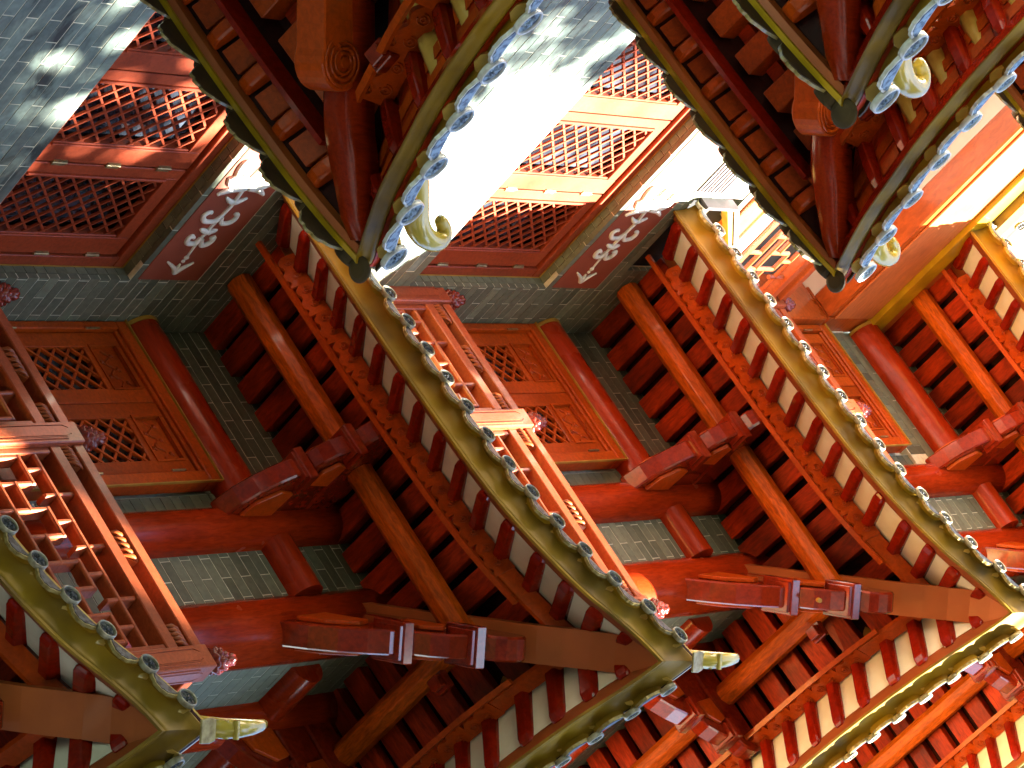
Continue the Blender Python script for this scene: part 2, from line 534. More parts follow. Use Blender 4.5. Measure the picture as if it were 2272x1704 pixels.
# ------------------------------------------------------------------ brick walls
COURSE = 0.0727
BRICKS = {}
def brick_mesh(sx, sy, sz, mat):
    key = (round(sx, 3), round(sy, 3), round(sz, 3), mat.name)
    if key not in BRICKS:
        b = MB(); b.box(-sx/2, sx/2, -sy/2, sy/2, -sz/2, sz/2)
        BRICKS[key] = b.mesh('brick', mat)
    return BRICKS[key]

def put_brick(par, x0, x1, y0, y1, z0, z1, mat, rest, count):
    c = ((x0+x1)/2, (y0+y1)/2, (z0+z1)/2)
    if count[0] < 295 and in_frame(c):
        count[0] += 1
        link('brick', brick_mesh(x1-x0, y1-y0, z1-z0, mat), par, matrix=Matrix.Translation(c))
    else:
        rest.setdefault(mat.name, (MB(), mat))[0].box(x0, x1, y0, y1, z0, z1)

def clip_holes(a, b, z, holes):
    segs = [(a, b)]
    for (h0, h1, k0, k1) in holes:
        if k0 < z < k1:
            out = []
            for s, e in segs:
                if h1 <= s or h0 >= e: out.append((s, e)); continue
                if s < h0: out.append((s, h0))
                if e > h1: out.append((h1, e))
            segs = out
    return segs

def wall_bricks(par, face, plane, a0, a1, z0, z1, holes, blen, matfn, rest, count, zref=10.215, off=0.0, mortar=None):
    k0 = int(math.floor((z0-zref)/COURSE))
    k = k0
    while True:
        zb = zref + k*COURSE
        if zb >= z1: break
        zt = zb + COURSE
        cz0, cz1 = max(zb, z0), min(zt, z1)
        if cz1-cz0 > 0.012:
            zm = (cz0+cz1)/2
            segs = clip_holes(a0, a1, zm, holes)
            for s, e in segs:
                if face == 'x': mortar.box(plane-0.031, plane-0.0025, s, e, cz0, cz1)
                else: mortar.box(s, e, plane+0.0025, plane+0.031, cz0, cz1)
            st = a1 + off + (blen/2 if k % 2 else 0)
            n = int((a1-a0)/blen)+5
            for j in range(n):
                e = st - (j-2)*blen; s = e - blen
                for (p, q) in clip_holes(max(s, a0), min(e, a1), zm, holes):
                    if q-p < 0.009: continue
                    he = [h for hh in holes for h in hh[:2]]
                    p2 = p+(-0.001 if any(abs(p-h) < 1e-6 for h in he) else 0.0033); q2 = q-(-0.001 if any(abs(q-h) < 1e-6 for h in he) else 0.0033)
                    mt = matfn((p+q)/2, zm)
                    pr = random.uniform(-0.0012, 0.0012)
                    eb = 0.0033
                    if any(abs(zb-hh[3]) < 0.002 and hh[0] < (p+q)/2 < hh[1] for hh in holes): eb = -0.0008
                    if face == 'x': put_brick(par, plane-0.032, plane+pr, p2, q2, cz0+eb, cz1-0.0033, mt, rest, count)
                    else: put_brick(par, p2, q2, plane+pr, plane+0.032, cz0+eb, cz1-0.0033, mt, rest, count)
        k += 1

LV = ['lowest', 'middle', 'upper']
LVW = ['in deep shade at the left', 'in the middle of the picture', 'at the bright right side']
for lv in range(3):
    dz = 3.6*lv
    # wall with the big lattice window (faces +X)
    if lv < 2:
        w = thing('brick_wall', (0, 0, 9.6+dz), ['grey brick wall around the shaded lattice window, weathered below its sill', 'grey brick wall around the sunlit lattice window, bleached white by sun'][lv], 'wall', 'brick walls of the tower')
        rest = {}; cnt = [0]; mo = MB()
        top = 13.28+dz if lv == 0 else 16.86
        holes = [(-3.3, -0.42, 10.97+dz, 12.27+dz), (-3.3, -0.43, 12.312+dz, 12.768+dz), (-3.3, 0.1, 10.205+dz-0.15*lv, 10.225+dz-0.15*lv)]
        holes2 = list(holes)
        if lv == 1: holes2.append((-1.75, -1.33, 16.45, 16.755)); holes2.append((-1.255, -0.60, 16.50, 16.86))
        fn = lambda a, z, dz=dz: M['oldbrick'] if (z < 10.97+dz and a < -0.62) else M['brick']
        wall_bricks(w, 'x', 0.0, -3.3, 0.0, 9.6+dz, top, holes2, 0.27, fn, rest, cnt, mortar=mo, zref=10.2344+dz)
        # reveal bricks around the opening
        z = 10.97
        while z < 12.27-0.03:
            put_brick(w, -0.112, -0.036, -0.42, -0.39, z+dz+0.002, z+dz+COURSE-0.003, M['brick'], rest, cnt); z += COURSE
        y = -0.42
        while y > -2.9:
            put_brick(w, -0.112, -0.036, y-COURSE+0.003, y-0.002, 12.27+dz, 12.30+dz, M['brick'], rest, cnt); y -= COURSE
        mo.box(-0.115, -0.034, -0.414, -0.38, 10.97+dz, 12.29+dz)
        mo.box(-0.115, -0.034, -3.3, -0.414, 12.276+dz, 12.305+dz)
        
        if lv == 0: mo.box(-0.4, -0.034, -3.3, 0.0, 12.306+dz, top)
        else:
            mo.box(-0.4, -0.034, -3.3, -1.256, 12.306+dz, top); mo.box(-0.4, -0.034, -0.599, 0.0, 12.306+dz, top); mo.box(-0.4, -0.034, -1.2555, -0.5995, 12.306+dz, 16.498)
        mo.box(-0.4, -0.034, -0.379, 0.0, 9.6+dz, 12.3055+dz); mo.box(-0.4, -0.034, -3.3, -0.3795, 9.6+dz, 10.968+dz)
        mo.build('mortar', M['mortar'], w)
        se = MB(); se.box(-0.02, -0.008, -3.3, 0.0, 10.204+dz-0.15*lv, 10.226+dz-0.15*lv); se.build('seam', M['soot'], w)
        for nm, (mb, mt) in rest.items(): mb.build('brick_rest', mt, w, kind='stuff')
    # wall with the door (faces -Y) and return wall (faces +X)
    w = thing('brick_wall', (1.0, 0, 9.6+dz), ['green grey brickwork beside and above the darkest door', 'grey brickwork beside and above the sunlit orange door', 'olive brickwork around the topmost door at the right'][lv], 'wall', 'brick walls of the tower')
    rest = {}; cnt = [0]; mo = MB()
    fb = lambda a, z: M['brick']
    dtop = 12.49 if lv < 2 else 12.56
    wall_bricks(w, 'y', 0.0, 0.0, 1.98, 9.6+dz, 13.32+dz, [(0.0, 1.20, 0, dtop+dz)], 0.25, fb, rest, cnt, mortar=mo, zref=10.215+dz, off=-0.24)
    z = 11.2
    while z < dtop-0.02:   # soldier strip beside the frame
        put_brick(w, 1.095, 1.20, -0.004, 0.03, z+dz+0.002, z+dz+COURSE-0.003, M['brick'], rest, cnt); z += COURSE
    mo.box(1.09, 1.2, 0.0, 0.033, 9.6+dz, dtop+dz)
    if lv == 2:
        x = 0.02
        while x < 1.09:
            put_brick(w, x+0.002, x+COURSE-0.003, -0.03, 0.03, 12.31+dz, 12.50+dz, M['brick'], rest, cnt); x += COURSE
        put_brick(w, 0.02, 0.6, -0.03, 0.03, 12.505+dz, 12.565+dz, M['brick'], rest, cnt)
        put_brick(w, 0.605, 1.2, -0.03, 0.03, 12.505+dz, 12.565+dz, M['brick'], rest, cnt)
        mo.box(0.0, 1.2, -0.025, 0.03, 12.30+dz, 12.57+dz)
    mo.box(0.0, 2.0, 0.034, 0.3, 9.6+dz, 13.3+dz)
    wall_bricks(w, 'x', 2.05, 0.02, 3.3, 9.6+dz, 13.32+dz, [], 0.25, fb, rest, cnt, mortar=mo, zref=10.215+dz, off=0.1)
    mo.box(1.7, 2.016, 0.3, 3.3, 9.6+dz, 13.3+dz)
    mo.build('mortar', M['mortar'], w)
    for nm, (mb, mt) in rest.items(): mb.build('brick_rest', mt, w, kind='stuff')

# plain masses behind and below, so that nothing is hollow
s = MB()
s.box(-3.0, -0.41, -3.3, 3.3, 9.0, 24.0); s.box(-0.41, 1.69, 0.31, 3.3, 9.0, 24.0)
s.box(-3.0, -0.01, -3.3, 0, -1.7, 9.58); s.box(-3.0, 2.04, 0.01, 3.3, -1.7, 9.58)
tag(s.build('lower_tower_wall', M['oldbrick']), 'plain brick body of the tower behind and below its storeys', 'wall', 'brick walls of the tower', 'thing')

# ------------------------------------------------------------------ plaster relief panels on the window wall
REL = {'stem': [(-0.60, 12.53), (-0.712, 12.515), (-0.789, 12.512), (-0.875, 12.515), (-0.957, 12.523), (-1.043, 12.53), (-1.122, 12.52), (-1.165, 12.52)],
 'cAl': [(-0.943, 12.521), (-0.899, 12.492), (-0.9, 12.426), (-0.937, 12.391), (-0.961, 12.403), (-0.967, 12.426)],
 'cAr': [(-0.93, 12.535), (-0.887, 12.567), (-0.894, 12.617), (-0.924, 12.639), (-0.957, 12.635), (-0.961, 12.613)],
 'cCl': [(-0.77, 12.506), (-0.726, 12.491), (-0.729, 12.438), (-0.762, 12.42), (-0.781, 12.432), (-0.772, 12.453)],
 'cCr': [(-0.76, 12.525), (-0.714, 12.557), (-0.729, 12.595), (-0.759, 12.608), (-0.778, 12.602), (-0.772, 12.583)],
 'lfD': [(-1.085, 12.44), (-1.055, 12.491), (-1.05, 12.52)], 'lfD2': [(-1.085, 12.60), (-1.053, 12.549), (-1.05, 12.52)],
 'lfB': [(-0.835, 12.45), (-0.818, 12.508)], 'lfB2': [(-0.835, 12.58), (-0.819, 12.53)]}
PET = {'p1': [(-1.161, 12.523), (-1.141, 12.424), (-1.105, 12.362)], 'p2': [(-1.162, 12.541), (-1.152, 12.625), (-1.122, 12.688)],
 'p3': [(-1.169, 12.507), (-1.202, 12.41), (-1.256, 12.383), (-1.311, 12.364), (-1.343, 12.369), (-1.332, 12.415), (-1.288, 12.444)],
 'p4': [(-1.17, 12.516), (-1.204, 12.45), (-1.237, 12.45), (-1.22, 12.487)], 'p5': [(-1.171, 12.529), (-1.25, 12.518), (-1.33, 12.519)],
 'p6': [(-1.167, 12.546), (-1.18, 12.611), (-1.215, 12.647), (-1.295, 12.644)], 'p7': [(-1.182, 12.571), (-1.22, 12.567), (-1.246, 12.606)],
 'p8': [(-1.166, 12.613), (-1.207, 12.672), (-1.246, 12.696)], 'p0': [(-1.235, 12.35), (-1.182, 12.39), (-1.158, 12.479)],
 'p9': [(-1.26, 12.383), (-1.30, 12.40), (-1.31, 12.43)]}
TUL = {'t1': [(-0.492, 12.534), (-0.53, 12.50), (-0.575, 12.42)], 't2': [(-0.492, 12.534), (-0.53, 12.56), (-0.575, 12.61)], 't3': [(-0.50, 12.53), (-0.56, 12.52)]}
def smooth_pts(pts, n=4):
    P = [Vector((p[0], p[1])) for p in pts]; out = []
    for i in range(len(P)-1):
        p0 = P[max(i-1, 0)]; p1 = P[i]; p2 = P[i+1]; p3 = P[min(i+2, len(P)-1)]
        for k in range(n):
            t = k/n
            out.append(0.5*((2*p1)+(-p0+p2)*t+(2*p0-5*p1+4*p2-p3)*t*t+(-p0+3*p1-3*p2+p3)*t**3))
    out.append(P[-1]); return out
for lv in range(2):
    dz = 3.6*lv
    t = thing('relief_panel', (0, -1.2, 12.54+dz), ['terracotta panel with white flower scroll above the shaded window', 'terracotta panel with white flower scroll half lost in sunlight'][lv], 'relief panel', 'painted relief panels above the windows')
    b = MB(); b.box(-0.03, 0.004, -2.9, -0.432, 12.314+dz, 12.766+dz); b.build('panel_board', M['terra'], t)
    def stroke(name, pts, r0, r1, rm=None):
        p = smooth_pts(pts)
        n = len(p)
        rad = [(r0+(r1-r0)*k/(n-1))*0.80*(1+0.35*math.sin(math.pi*k/(n-1))) for k in range(n)]
        mb = MB(); mb.tube([(0.008, q.x, q.y+dz) for q in p], rad, 8, squash=(0.8, 1, 1))
        mb.lathe([(0.0005, -rad[-1]), (rad[-1]*0.8, -rad[-1]*0.6), (rad[-1]*1.15, 0), (rad[-1]*0.8, rad[-1]*0.6), (0.0005, rad[-1])], (0.008, p[-1].x, p[-1].y+dz), 'z', 8)
        mb.build(name, M['relief'], t)
    stroke('scroll_stem', REL['stem'], 0.009, 0.014)
    for k in ('cAl', 'cAr'): stroke('scroll_curl', REL[k], 0.016, 0.014)
    for k in ('cCl', 'cCr'): stroke('scroll_curl', REL[k], 0.017, 0.014)
    for k in ('lfD', 'lfD2', 'lfB', 'lfB2'): stroke('scroll_leaf', REL[k], 0.009, 0.021)
    for k in PET: stroke('petal', PET[k], 0.025, 0.014 if k != 'p3' else 0.022)
    for k in TUL: stroke('petal', TUL[k], 0.018, 0.008)
    for yy, zz, rr in ((-0.616, 12.527, 0.016), (-0.585, 12.527, 0.012)):
        d = MB(); d.lathe([(0.0005, -rr), (rr*0.8, -rr*0.6), (rr, 0), (rr*0.8, rr*0.6), (0.0005, rr)], (0.005, yy, zz+dz), 'z', 8); d.build('bead', M['relief'], t)

# ------------------------------------------------------------------ lattice windows
def diag(a0, a1, z0, z1, pitch, slope, sign):
    """segments of parallel slanting bars clipped to a rectangle"""
    out = []
    span = (a1-a0)*slope
    c = z0-span
    c = math.floor(c/pitch)*pitch + pitch*0.3
    while c < z1+span:
        # z = c + sign*slope*(a-a0)
        ts = []
        lo, hi = a0, a1
        if sign > 0:
            lo = max(lo, a0+(z0-c)/slope); hi = min(hi, a0+(z1-c)/slope)
        else:
            lo = max(lo, a0+(c-z1)/slope); hi = min(hi, a0+(c-z0)/slope)
        if hi-lo > 0.03:
            out.append(((lo, c+sign*slope*(lo-a0)), (hi, c+sign*slope*(hi-a0))))
        c += pitch
    return out

def bar(mb, A, B, w, d0, d1, axis):
    """flat bar between 2D points A,B (along wall, z); axis 'x': wall faces +X, depth range in x; 'y': faces -Y"""
    ax, az = A; bx, bz = B
    L = math.hypot(bx-ax, bz-az); nx, nz = -(bz-az)/L*w/2, (bx-ax)/L*w/2
    P = [(ax+nx, az+nz), (bx+nx, bz+nz), (bx-nx, bz-nz), (ax-nx, az-nz)]
    if axis == 'x': p = [(d0, a, z) for a, z in P]+[(d1, a, z) for a, z in P]
    else: p = [(a, d0, z) for a, z in P]+[(a, d1, z) for a, z in P]
    mb.hexa(p)

def hinge(par, x, y, z, horiz=False):
    h = MB(); h.tube([(x, y, z-0.05), (x, y, z+0.05)], 0.008, 8)
    h.box(x-0.004, x+0.003, y-0.018, y+0.018, z-0.045, z+0.045)
    h.build('hinge', M['brass'], par)

win = thing('lattice_window', (-0.1, -1.6, 10.97), 'shaded red lattice window with dark panes in the weathered wall', 'window', 'lattice windows in the side wall')
f = MB()
f.box(-0.16, -0.085, -2.95, -0.422, 12.19, 12.265)   # head
f.box(-0.16, -0.085, -0.495, -0.422, 10.98, 12.188)  # near jamb
f.box(-0.16, -0.085, -2.95, -0.498, 10.98, 11.04)
f.box(-0.15, -0.072, -2.95, -0.505, 12.165, 12.188)
f.build('window_frame', M['frame'], win, bevel=0.004)
tr = MB(); tr.box(-0.118, -0.080, -2.95, -0.424, 12.266, 12.269); tr.box(-0.118, -0.08, -0.4235, -0.4205, 10.975, 12.266); tr.build('trim_line', M['trim'], win)
CAS = [(-1.155, -0.505, -1.065, -0.655), (-1.80, -1.165, -1.715, -1.305), (-2.445, -1.81, -2.36, -1.95), (-2.95, -2.455, -2.95, -2.60)]
for ci, (y0, y1, l0, l1) in enumerate(CAS):
    c = MB()
    z0, z1 = 11.045, 12.158
    c.box(-0.145, -0.095, y0, l0-0.02, z0, z1); c.box(-0.145, -0.095, l1+0.02, y1, z0, z1)
    c.box(-0.144, -0.096, l0-0.02, l1+0.02, 12.06, z1); c.box(-0.144, -0.096, l0-0.02, l1+0.02, z0, 11.10)
    # stepped moulding round the lattice
    for (a, b, p, q) in ((l0-0.02, l0-0.008, 11.10, 12.06), (l1+0.008, l1+0.02, 11.10, 12.06)):
        c.box(-0.14, -0.082, a, b, p, q)
    c.box(-0.14, -0.083, l0-0.02, l1+0.02, 12.045, 12.06)
    for (a, b) in ((l0-0.008, l0+0.004), (l1-0.004, l1+0.008)): c.box(-0.14, -0.089, a, b, 11.10, 12.045)
    cas = c.build('casement', M['frame'], win, bevel=0.003)
    gl = MB(); gl.box(-0.175, -0.168, y0+0.01, y1-0.01, z0, z1-0.01); gl.build('pane', M['glass'], cas)
    for A, B in diag(l0, l1, 11.10, 12.045, 0.115, 1.12, 1):
        b = MB(); bar(b, A, B, 0.0125, -0.112, -0.098, 'x'); b.build('lattice_bar', M['frame'], cas)
    for A, B in diag(l0, l1, 11.10, 12.045, 0.115, 1.22, -1):
        b = MB(); bar(b, A, B, 0.011, -0.108, -0.095, 'x'); b.build('lattice_bar', M['frame'], cas)
    if ci in (0, 1):
        hy = y1 if ci == 0 else y1
        for hz in (11.25, 11.62, 11.98): hinge(win, -0.092, hy+0.002, hz)
w2 = copy_tree(win, dz=3.6)
w2['label'] = 'sunlit lattice window with pale bars and orange depths in the middle wall'

# ------------------------------------------------------------------ doors
def make_door(loc_dz, label):
    d = thing('double_door', (0.5, 0, 10.0), label, 'door', 'double doors onto the balconies')
    f = MB()
    f.box(0.004, 0.055, -0.10, 0.0, 9.9, 12.40); f.box(1.005, 1.075, -0.10, 0.0, 9.9, 12.40)
    f.box(0.004, 1.075, -0.10, 0.0, 12.402, 12.478)
    f.box(0.056, 1.004, -0.085, 0.0, 12.375, 12.400)
    f.build('door_frame', M['door'], d, bevel=0.006)
    tr = MB(); tr.box(0.0, 1.080, -0.108, -0.09, 12.4795, 12.4865); tr.box(1.0765, 1.082, -0.108, -0.09, 9.9, 12.479); tr.build('trim_line', M['trim'], d)
    gl = MB(); gl.box(0.06, 1.0, -0.03, -0.02, 9.95, 12.37); gl.build('pane', M['glass'], d)
    for k, x0 in enumerate((0.060, 0.533)):
        x1 = x0+0.468; l0, l1 = x0+0.095, x0+0.375
        c = MB()
        c.box(x0, l0, -0.07, -0.031, 9.95, 12.37); c.box(l1, x1, -0.07, -0.031, 9.95, 12.37)
        c.box(l0, l1, -0.069, -0.032, 12.325, 12.37); c.box(l0, l1, -0.069, -0.032, 12.09, 12.14)
        c.box(l0, l1, -0.069, -0.032, 9.95, 11.15)
        leaf = c.build('door_leaf', M['door'], d, bevel=0.004)
        mo = MB()
        for (a, b, p, q) in ((l0, l1, 12.14, 12.325),):
            mo.box(a, b, -0.052, -0.032, p, q)
            mo.box(a-0.012, a, -0.078, -0.0705, p-0.012, q+0.012); mo.box(b, b+0.012, -0.078, -0.0705, p-0.012, q+0.012)
            mo.box(a, b, -0.078, -0.0705, p-0.012, p); mo.box(a, b, -0.078, -0.0705, q, q+0.012)
        mo.build('carved_panel', M['door'], leaf)
        cv = MB()
        pts = smooth_pts([(l0+0.02, 12.21), (l0+0.06, 12.25), (l0+0.10, 12.20), (l0+0.14, 12.24), (l0+0.18, 12.20), (l0+0.22, 12.25), (l0+0.26, 12.22)])
        cv.tube([(p.x, -0.055, p.y) for p in pts], 0.006, 6)
        for (px, pz) in ((0.05, 12.27), (0.09, 12.18), (0.14, 12.265), (0.19, 12.18), (0.23, 12.28)):
            cv.lathe([(0.0005, -0.012), (0.011, -0.006), (0.012, 0.0), (0.007, 0.01)], (l0+px, -0.052, pz), 'y', 7)
            cv.tube([(l0+px, -0.055, pz), (l0+px+0.018, -0.055, pz+0.016)], [0.008, 0.003], 6)
        cv.build('carving', M['door'], leaf)
        for A, B in diag(l0, l1, 11.15, 12.09, 0.105, 1.0, 1):
            b = MB(); bar(b, A, B, 0.015, -0.064, -0.046, 'y'); b.build('lattice_bar', M['door'], leaf)
        for A, B in diag(l0, l1, 11.15, 12.09, 0.105, 1.0, -1):
            b = MB(); bar(b, A, B, 0.015, -0.060, -0.042, 'y'); b.build('lattice_bar', M['door'], leaf)
    for hx in (0.058, 1.003):
        for hz in (11.6, 12.2):
            h = MB(); h.tube([(hx, -0.104, hz-0.05), (hx, -0.104, hz+0.05)], 0.007, 8); h.build('hinge', M['brass'], d)
    return d
door = make_door(0, 'very dark double door with small lattice lights, lowest of the three doors')
d2 = copy_tree(door, dz=3.6); d2['label'] = 'glowing orange red double door with lattice lights and carved panels'
d3 = copy_tree(door, dz=6.96); d3['label'] = 'orange door under a row of olive soldier bricks, highest of the three doors'

# ------------------------------------------------------------------ columns and round lintels
def column(x, y, r, dz, label):
    c = MB(); c.lathe([(r, 9.5+dz), (r, 13.2+dz)], (x, y, 0), 'z', 32)
    me = c.mesh('round_column', M['column'], Vector((x, y, 9.5+dz)))
    o = bpy.data.objects.new('round_column', me); COL.objects.link(o); o.location = (x, y, 9.5+dz)
    for p in o.data.polygons: p.use_smooth = len(p.vertices) == 4
    return tag(o, label, 'column', 'round red columns at the wall corners', 'thing')
CN = ['of the lowest, darkest storey', 'of the middle storey', 'of the upper right storey']
for lv in range(3):
    column(1.335, 0.0, 0.13, 3.6*lv, 'red round column standing right beside the door '+CN[lv])
    column(1.90, 0.10, 0.175, 3.6*lv, 'thick glossy corner column '+CN[lv])
    column(2.05, 0.66, 0.14, 3.6*lv, 'round column on the return wall past the corner '+CN[lv])
for lv in range(3):
    dz = 3.6*lv + (0.20 if lv == 2 else 0.0)
    r = 0.138
    t = thing('round_lintel', (0, -0.02, 12.615+dz), ['unlit round lintel above the darkest door', 'shiny round red lintel above the orange door', 'round red lintel between olive brick strips at right'][lv], 'beam', 'round lintels along the walls')
    def roll(pts, name='lintel_log', r=r):
        c = MB()
        c.tube(pts, r, 28)
        o = c.build(name, M['beam'], t)
    roll([(0.03, -0.01, 12.615+dz), (0.25, -0.01, 12.615+dz), (0.7, -0.01, 12.615+dz), (1.22, -0.01, 12.615+dz)])
    roll([(1.44, 0.0, 12.69+dz), (1.60, 0.0, 12.69+dz), (1.78, 0.0, 12.69+dz)], r=0.108)
    roll([(2.05, 0.22, 12.69+dz), (2.05, 0.4, 12.69+dz), (2.05, 0.56, 12.69+dz)], r=0.108)
    roll([(2.05, 0.76, 12.69+dz), (2.05, 1.6, 12.69+dz), (2.05, 3.2, 12.69+dz)], r=0.108)
    # gilded butt where the log meets the side wall
    tr = MB(); tr.tube([(0.006, -0.01, 12.615+dz), (0.028, -0.01, 12.615+dz)], r+0.004, 28); tr.build('gilt_end', M['trim'], t)

# ------------------------------------------------------------------ balcony railings
def lotus(c, r, parent):
    """carved lotus bud finial"""
    x, y, z = c
    f = MB()
    def ring(rr, h, n, amp, ph, seg=40):
        out = []
        for k in range(seg):
            a_ = 2*math.pi*k/seg
            q = r*rr*(1+amp*(abs(math.cos(n*a_/2+ph))**0.6-0.6))
            out.append(Vector((x+q*math.cos(a_), y+q*math.sin(a_), z+h)))
        return out
    f.lathe([(r*0.75, 0.0), (r*0.82, 0.008), (r*0.70, 0.018), (r*0.60, 0.020)], (x, y, z), 'z', 20)
    prof = []
    for (h0, h1, r0, rm, r1, n, ph) in ((0.018, 0.062, 0.62, 0.98, 0.88, 9, 0.0), (0.052, 0.098, 0.80, 1.02, 0.84, 9, 1.57), (0.090, 0.132, 0.76, 0.90, 0.62, 8, 0.4), (0.128, 0.150, 0.50, 0.60, 0.40, 8, 1.2), (0.150, 0.200, 0.34, 0.52, 0.44, 7, 0.2)):
        rs = []
        for t_ in range(7):
            u_ = t_/6
            rr = r0+(rm-r0)*math.sin(min(1, u_*1.4)*math.pi/2) if u_ < 0.7 else rm+(r1-rm)*((u_-0.7)/0.3)
            rs.append(ring(rr, h0+(h1-h0)*u_, n, 0.30, ph))
        f.loft(rs, smooth=True)
    o = f.build('lotus_finial', M['bud'], parent)
    return o

def railing_post(par, cx, cy, hw, ztop, faces):
    p = MB(); p.box(cx-hw, cx+hw, cy-hw, cy+hw, 9.9, ztop)
    post = p.build('post', M['rail'], par, bevel=0.006)
    m = MB()
    z0, z1 = 10.2, ztop-0.075
    def loop(k):
        w = hw*k
        return [(-w, z0), (w, z0), (w, z1-0.03), (w*0.55, z1), (-w*0.55, z1), (-w, z1-0.03)]
    for fc in faces:
        for k0, k1, d in ((0.70, 0.60, 0.006), (0.52, 0.44, 0.004)):
            o_, i_ = loop(k0), loop(k1)
            n = len(o_)
            def to3(q, dd):
                a, z = q
                if fc == '-y': return (cx+a, cy-hw-dd, z)
                if fc == '+x': return (cx+hw+dd, cy+a, z)
            vs_ = [to3(q, -0.001) for q in o_]+[to3(q, d) for q in o_]+[to3(q, d) for q in i_]+[to3(q, -0.001) for q in i_]
            fs = []
            for a in range(n):
                b = (a+1) % n
                fs += [(a, b, n+b, n+a), (n+a, n+b, 2*n+b, 2*n+a), (2*n+a, 2*n+b, 3*n+b, 3*n+a)]
            m.add(vs_, fs)
        # swelling field inside the moulding
        f_ = loop(0.42)
        if fc == '-y': m.prism([(a, z) for a, z in f_], (1, 0, 0), (0, 0, 1), (cx, cy-hw, 0), -0.001, 0.007)
        else: m.prism([(a, z) for a, z in f_], (0, 1, 0), (0, 0, 1), (cx+hw, cy, 0), -0.001, 0.007)
    m.build('post_moulding', M['rail'], post)
    lotus((cx, cy, ztop), 0.062, par)
    return post

def leaf_ornament(par, A, B, zc, axis):
    """carved leaf block set between the two top rails"""
    m = MB()
    x0, x1 = A, B
    def pt(a, d, z):
        return (a, -0.355+d, z) if axis == 'y' else (0.035-d*1.0, a, z)
    body = [(x0, 11.125), (x0+(x1-x0)*0.18, 11.15), (x0+(x1-x0)*0.35, 11.21), (x1-(x1-x0)*0.1, 11.21), (x1, 11.195), (x1-(x1-x0)*0.12, 11.16), (x1-(x1-x0)*0.3, 11.125)]
    vs_ = [pt(a, -0.012, z) for a, z in body]+[pt(a, 0.02, z) for a, z in body]
    n = len(body)
    m.add(vs_, [tuple(range(n)), tuple(range(2*n-1, n-1, -1))]+[(i, (i+1) % n, n+(i+1) % n, n+i) for i in range(n)])
    for k in range(5):
        t = 0.12+0.17*k
        a = x0+(x1-x0)*t
        m.tube([pt(a-0.014, -0.010, 11.130), pt(a-0.002, -0.024, 11.160), pt(a+0.012, -0.022, 11.185), pt(a+0.030, -0.008, 11.206)], [0.006, 0.013, 0.011, 0.005], 8)
    m.build('leaf_carving', M['leafwood'], par)

FX0, FP, FZ = 1.463, 0.0775, (10.51, 10.62, 10.722, 10.836, 10.945, 11.045)
def fret(par, x0, x1, axis='y', shift=0):
    """square meander of round edged bars between two posts"""
    def b(A, B):
        m = MB()
        if axis == 'y':
            h_ = 0.0135
            x_0, x_1 = min(A[0], B[0])-h_, max(A[0], B[0])+h_; z_0, z_1 = min(A[1], B[1])-h_, max(A[1], B[1])+h_
            e_ = random.uniform(0.0, 0.0015)
            if A[0] == B[0]: x_0 += 0.0007; x_1 -= 0.0007; e_ += 0.002
            m.loft([[(x_0+q, y_, z_0+q), (x_1-q, y_, z_0+q), (x_1-q, y_, z_1-q), (x_0+q, y_, z_1-q)] for y_, q in ((-0.372+e_, 0.007), (-0.368+e_, 0.003), (-0.360+e_, 0.0), (-0.300+e_, 0.0))])
        else:
            m.tube([(0.035, A[0], A[1]), (0.035, B[0], B[1])], 0.0155, 8, smooth=False)
        m.build('fret_bar', M['rail'], par)
    n0 = int(math.ceil((x0-FX0)/FP))-0; n1 = int(math.floor((x1-FX0)/FP))
    X = lambda k: FX0+FP*k
    for k in range(n0, n1+1):
        c = (k+shift) % 4
        if c == 0: b((X(k), FZ[3]), (X(k), FZ[4]))
        elif c == 1: b((X(k), FZ[1]), (X(k), FZ[3])); b((X(k), FZ[0]-0.2), (X(k), FZ[0]))
        elif c == 2: b((X(k), FZ[3]+0.04), (X(k), FZ[5]))
        else: b((X(k), FZ[1]-0.11), (X(k), FZ[3]))
        if c == 1 or c == 3: b((X(k), FZ[0]-0.3), (X(k), FZ[0]-0.05))
    def xb(ka, kb, z):
        a = max(X(ka), x0); c_ = min(X(kb), x1)
        if c_-a > 0.02: b((a, z), (c_, z))
    for k in range(n0-4, n1+4):
        if (k+shift) % 4 == 0:
            xb(k, k+4, FZ[4]); xb(k-1, k+1, FZ[3]); xb(k+1, k+3, FZ[2]); xb(k-1, k+1, FZ[1]); xb(k+1, k+3, FZ[1]); xb(k, k+4, FZ[0])

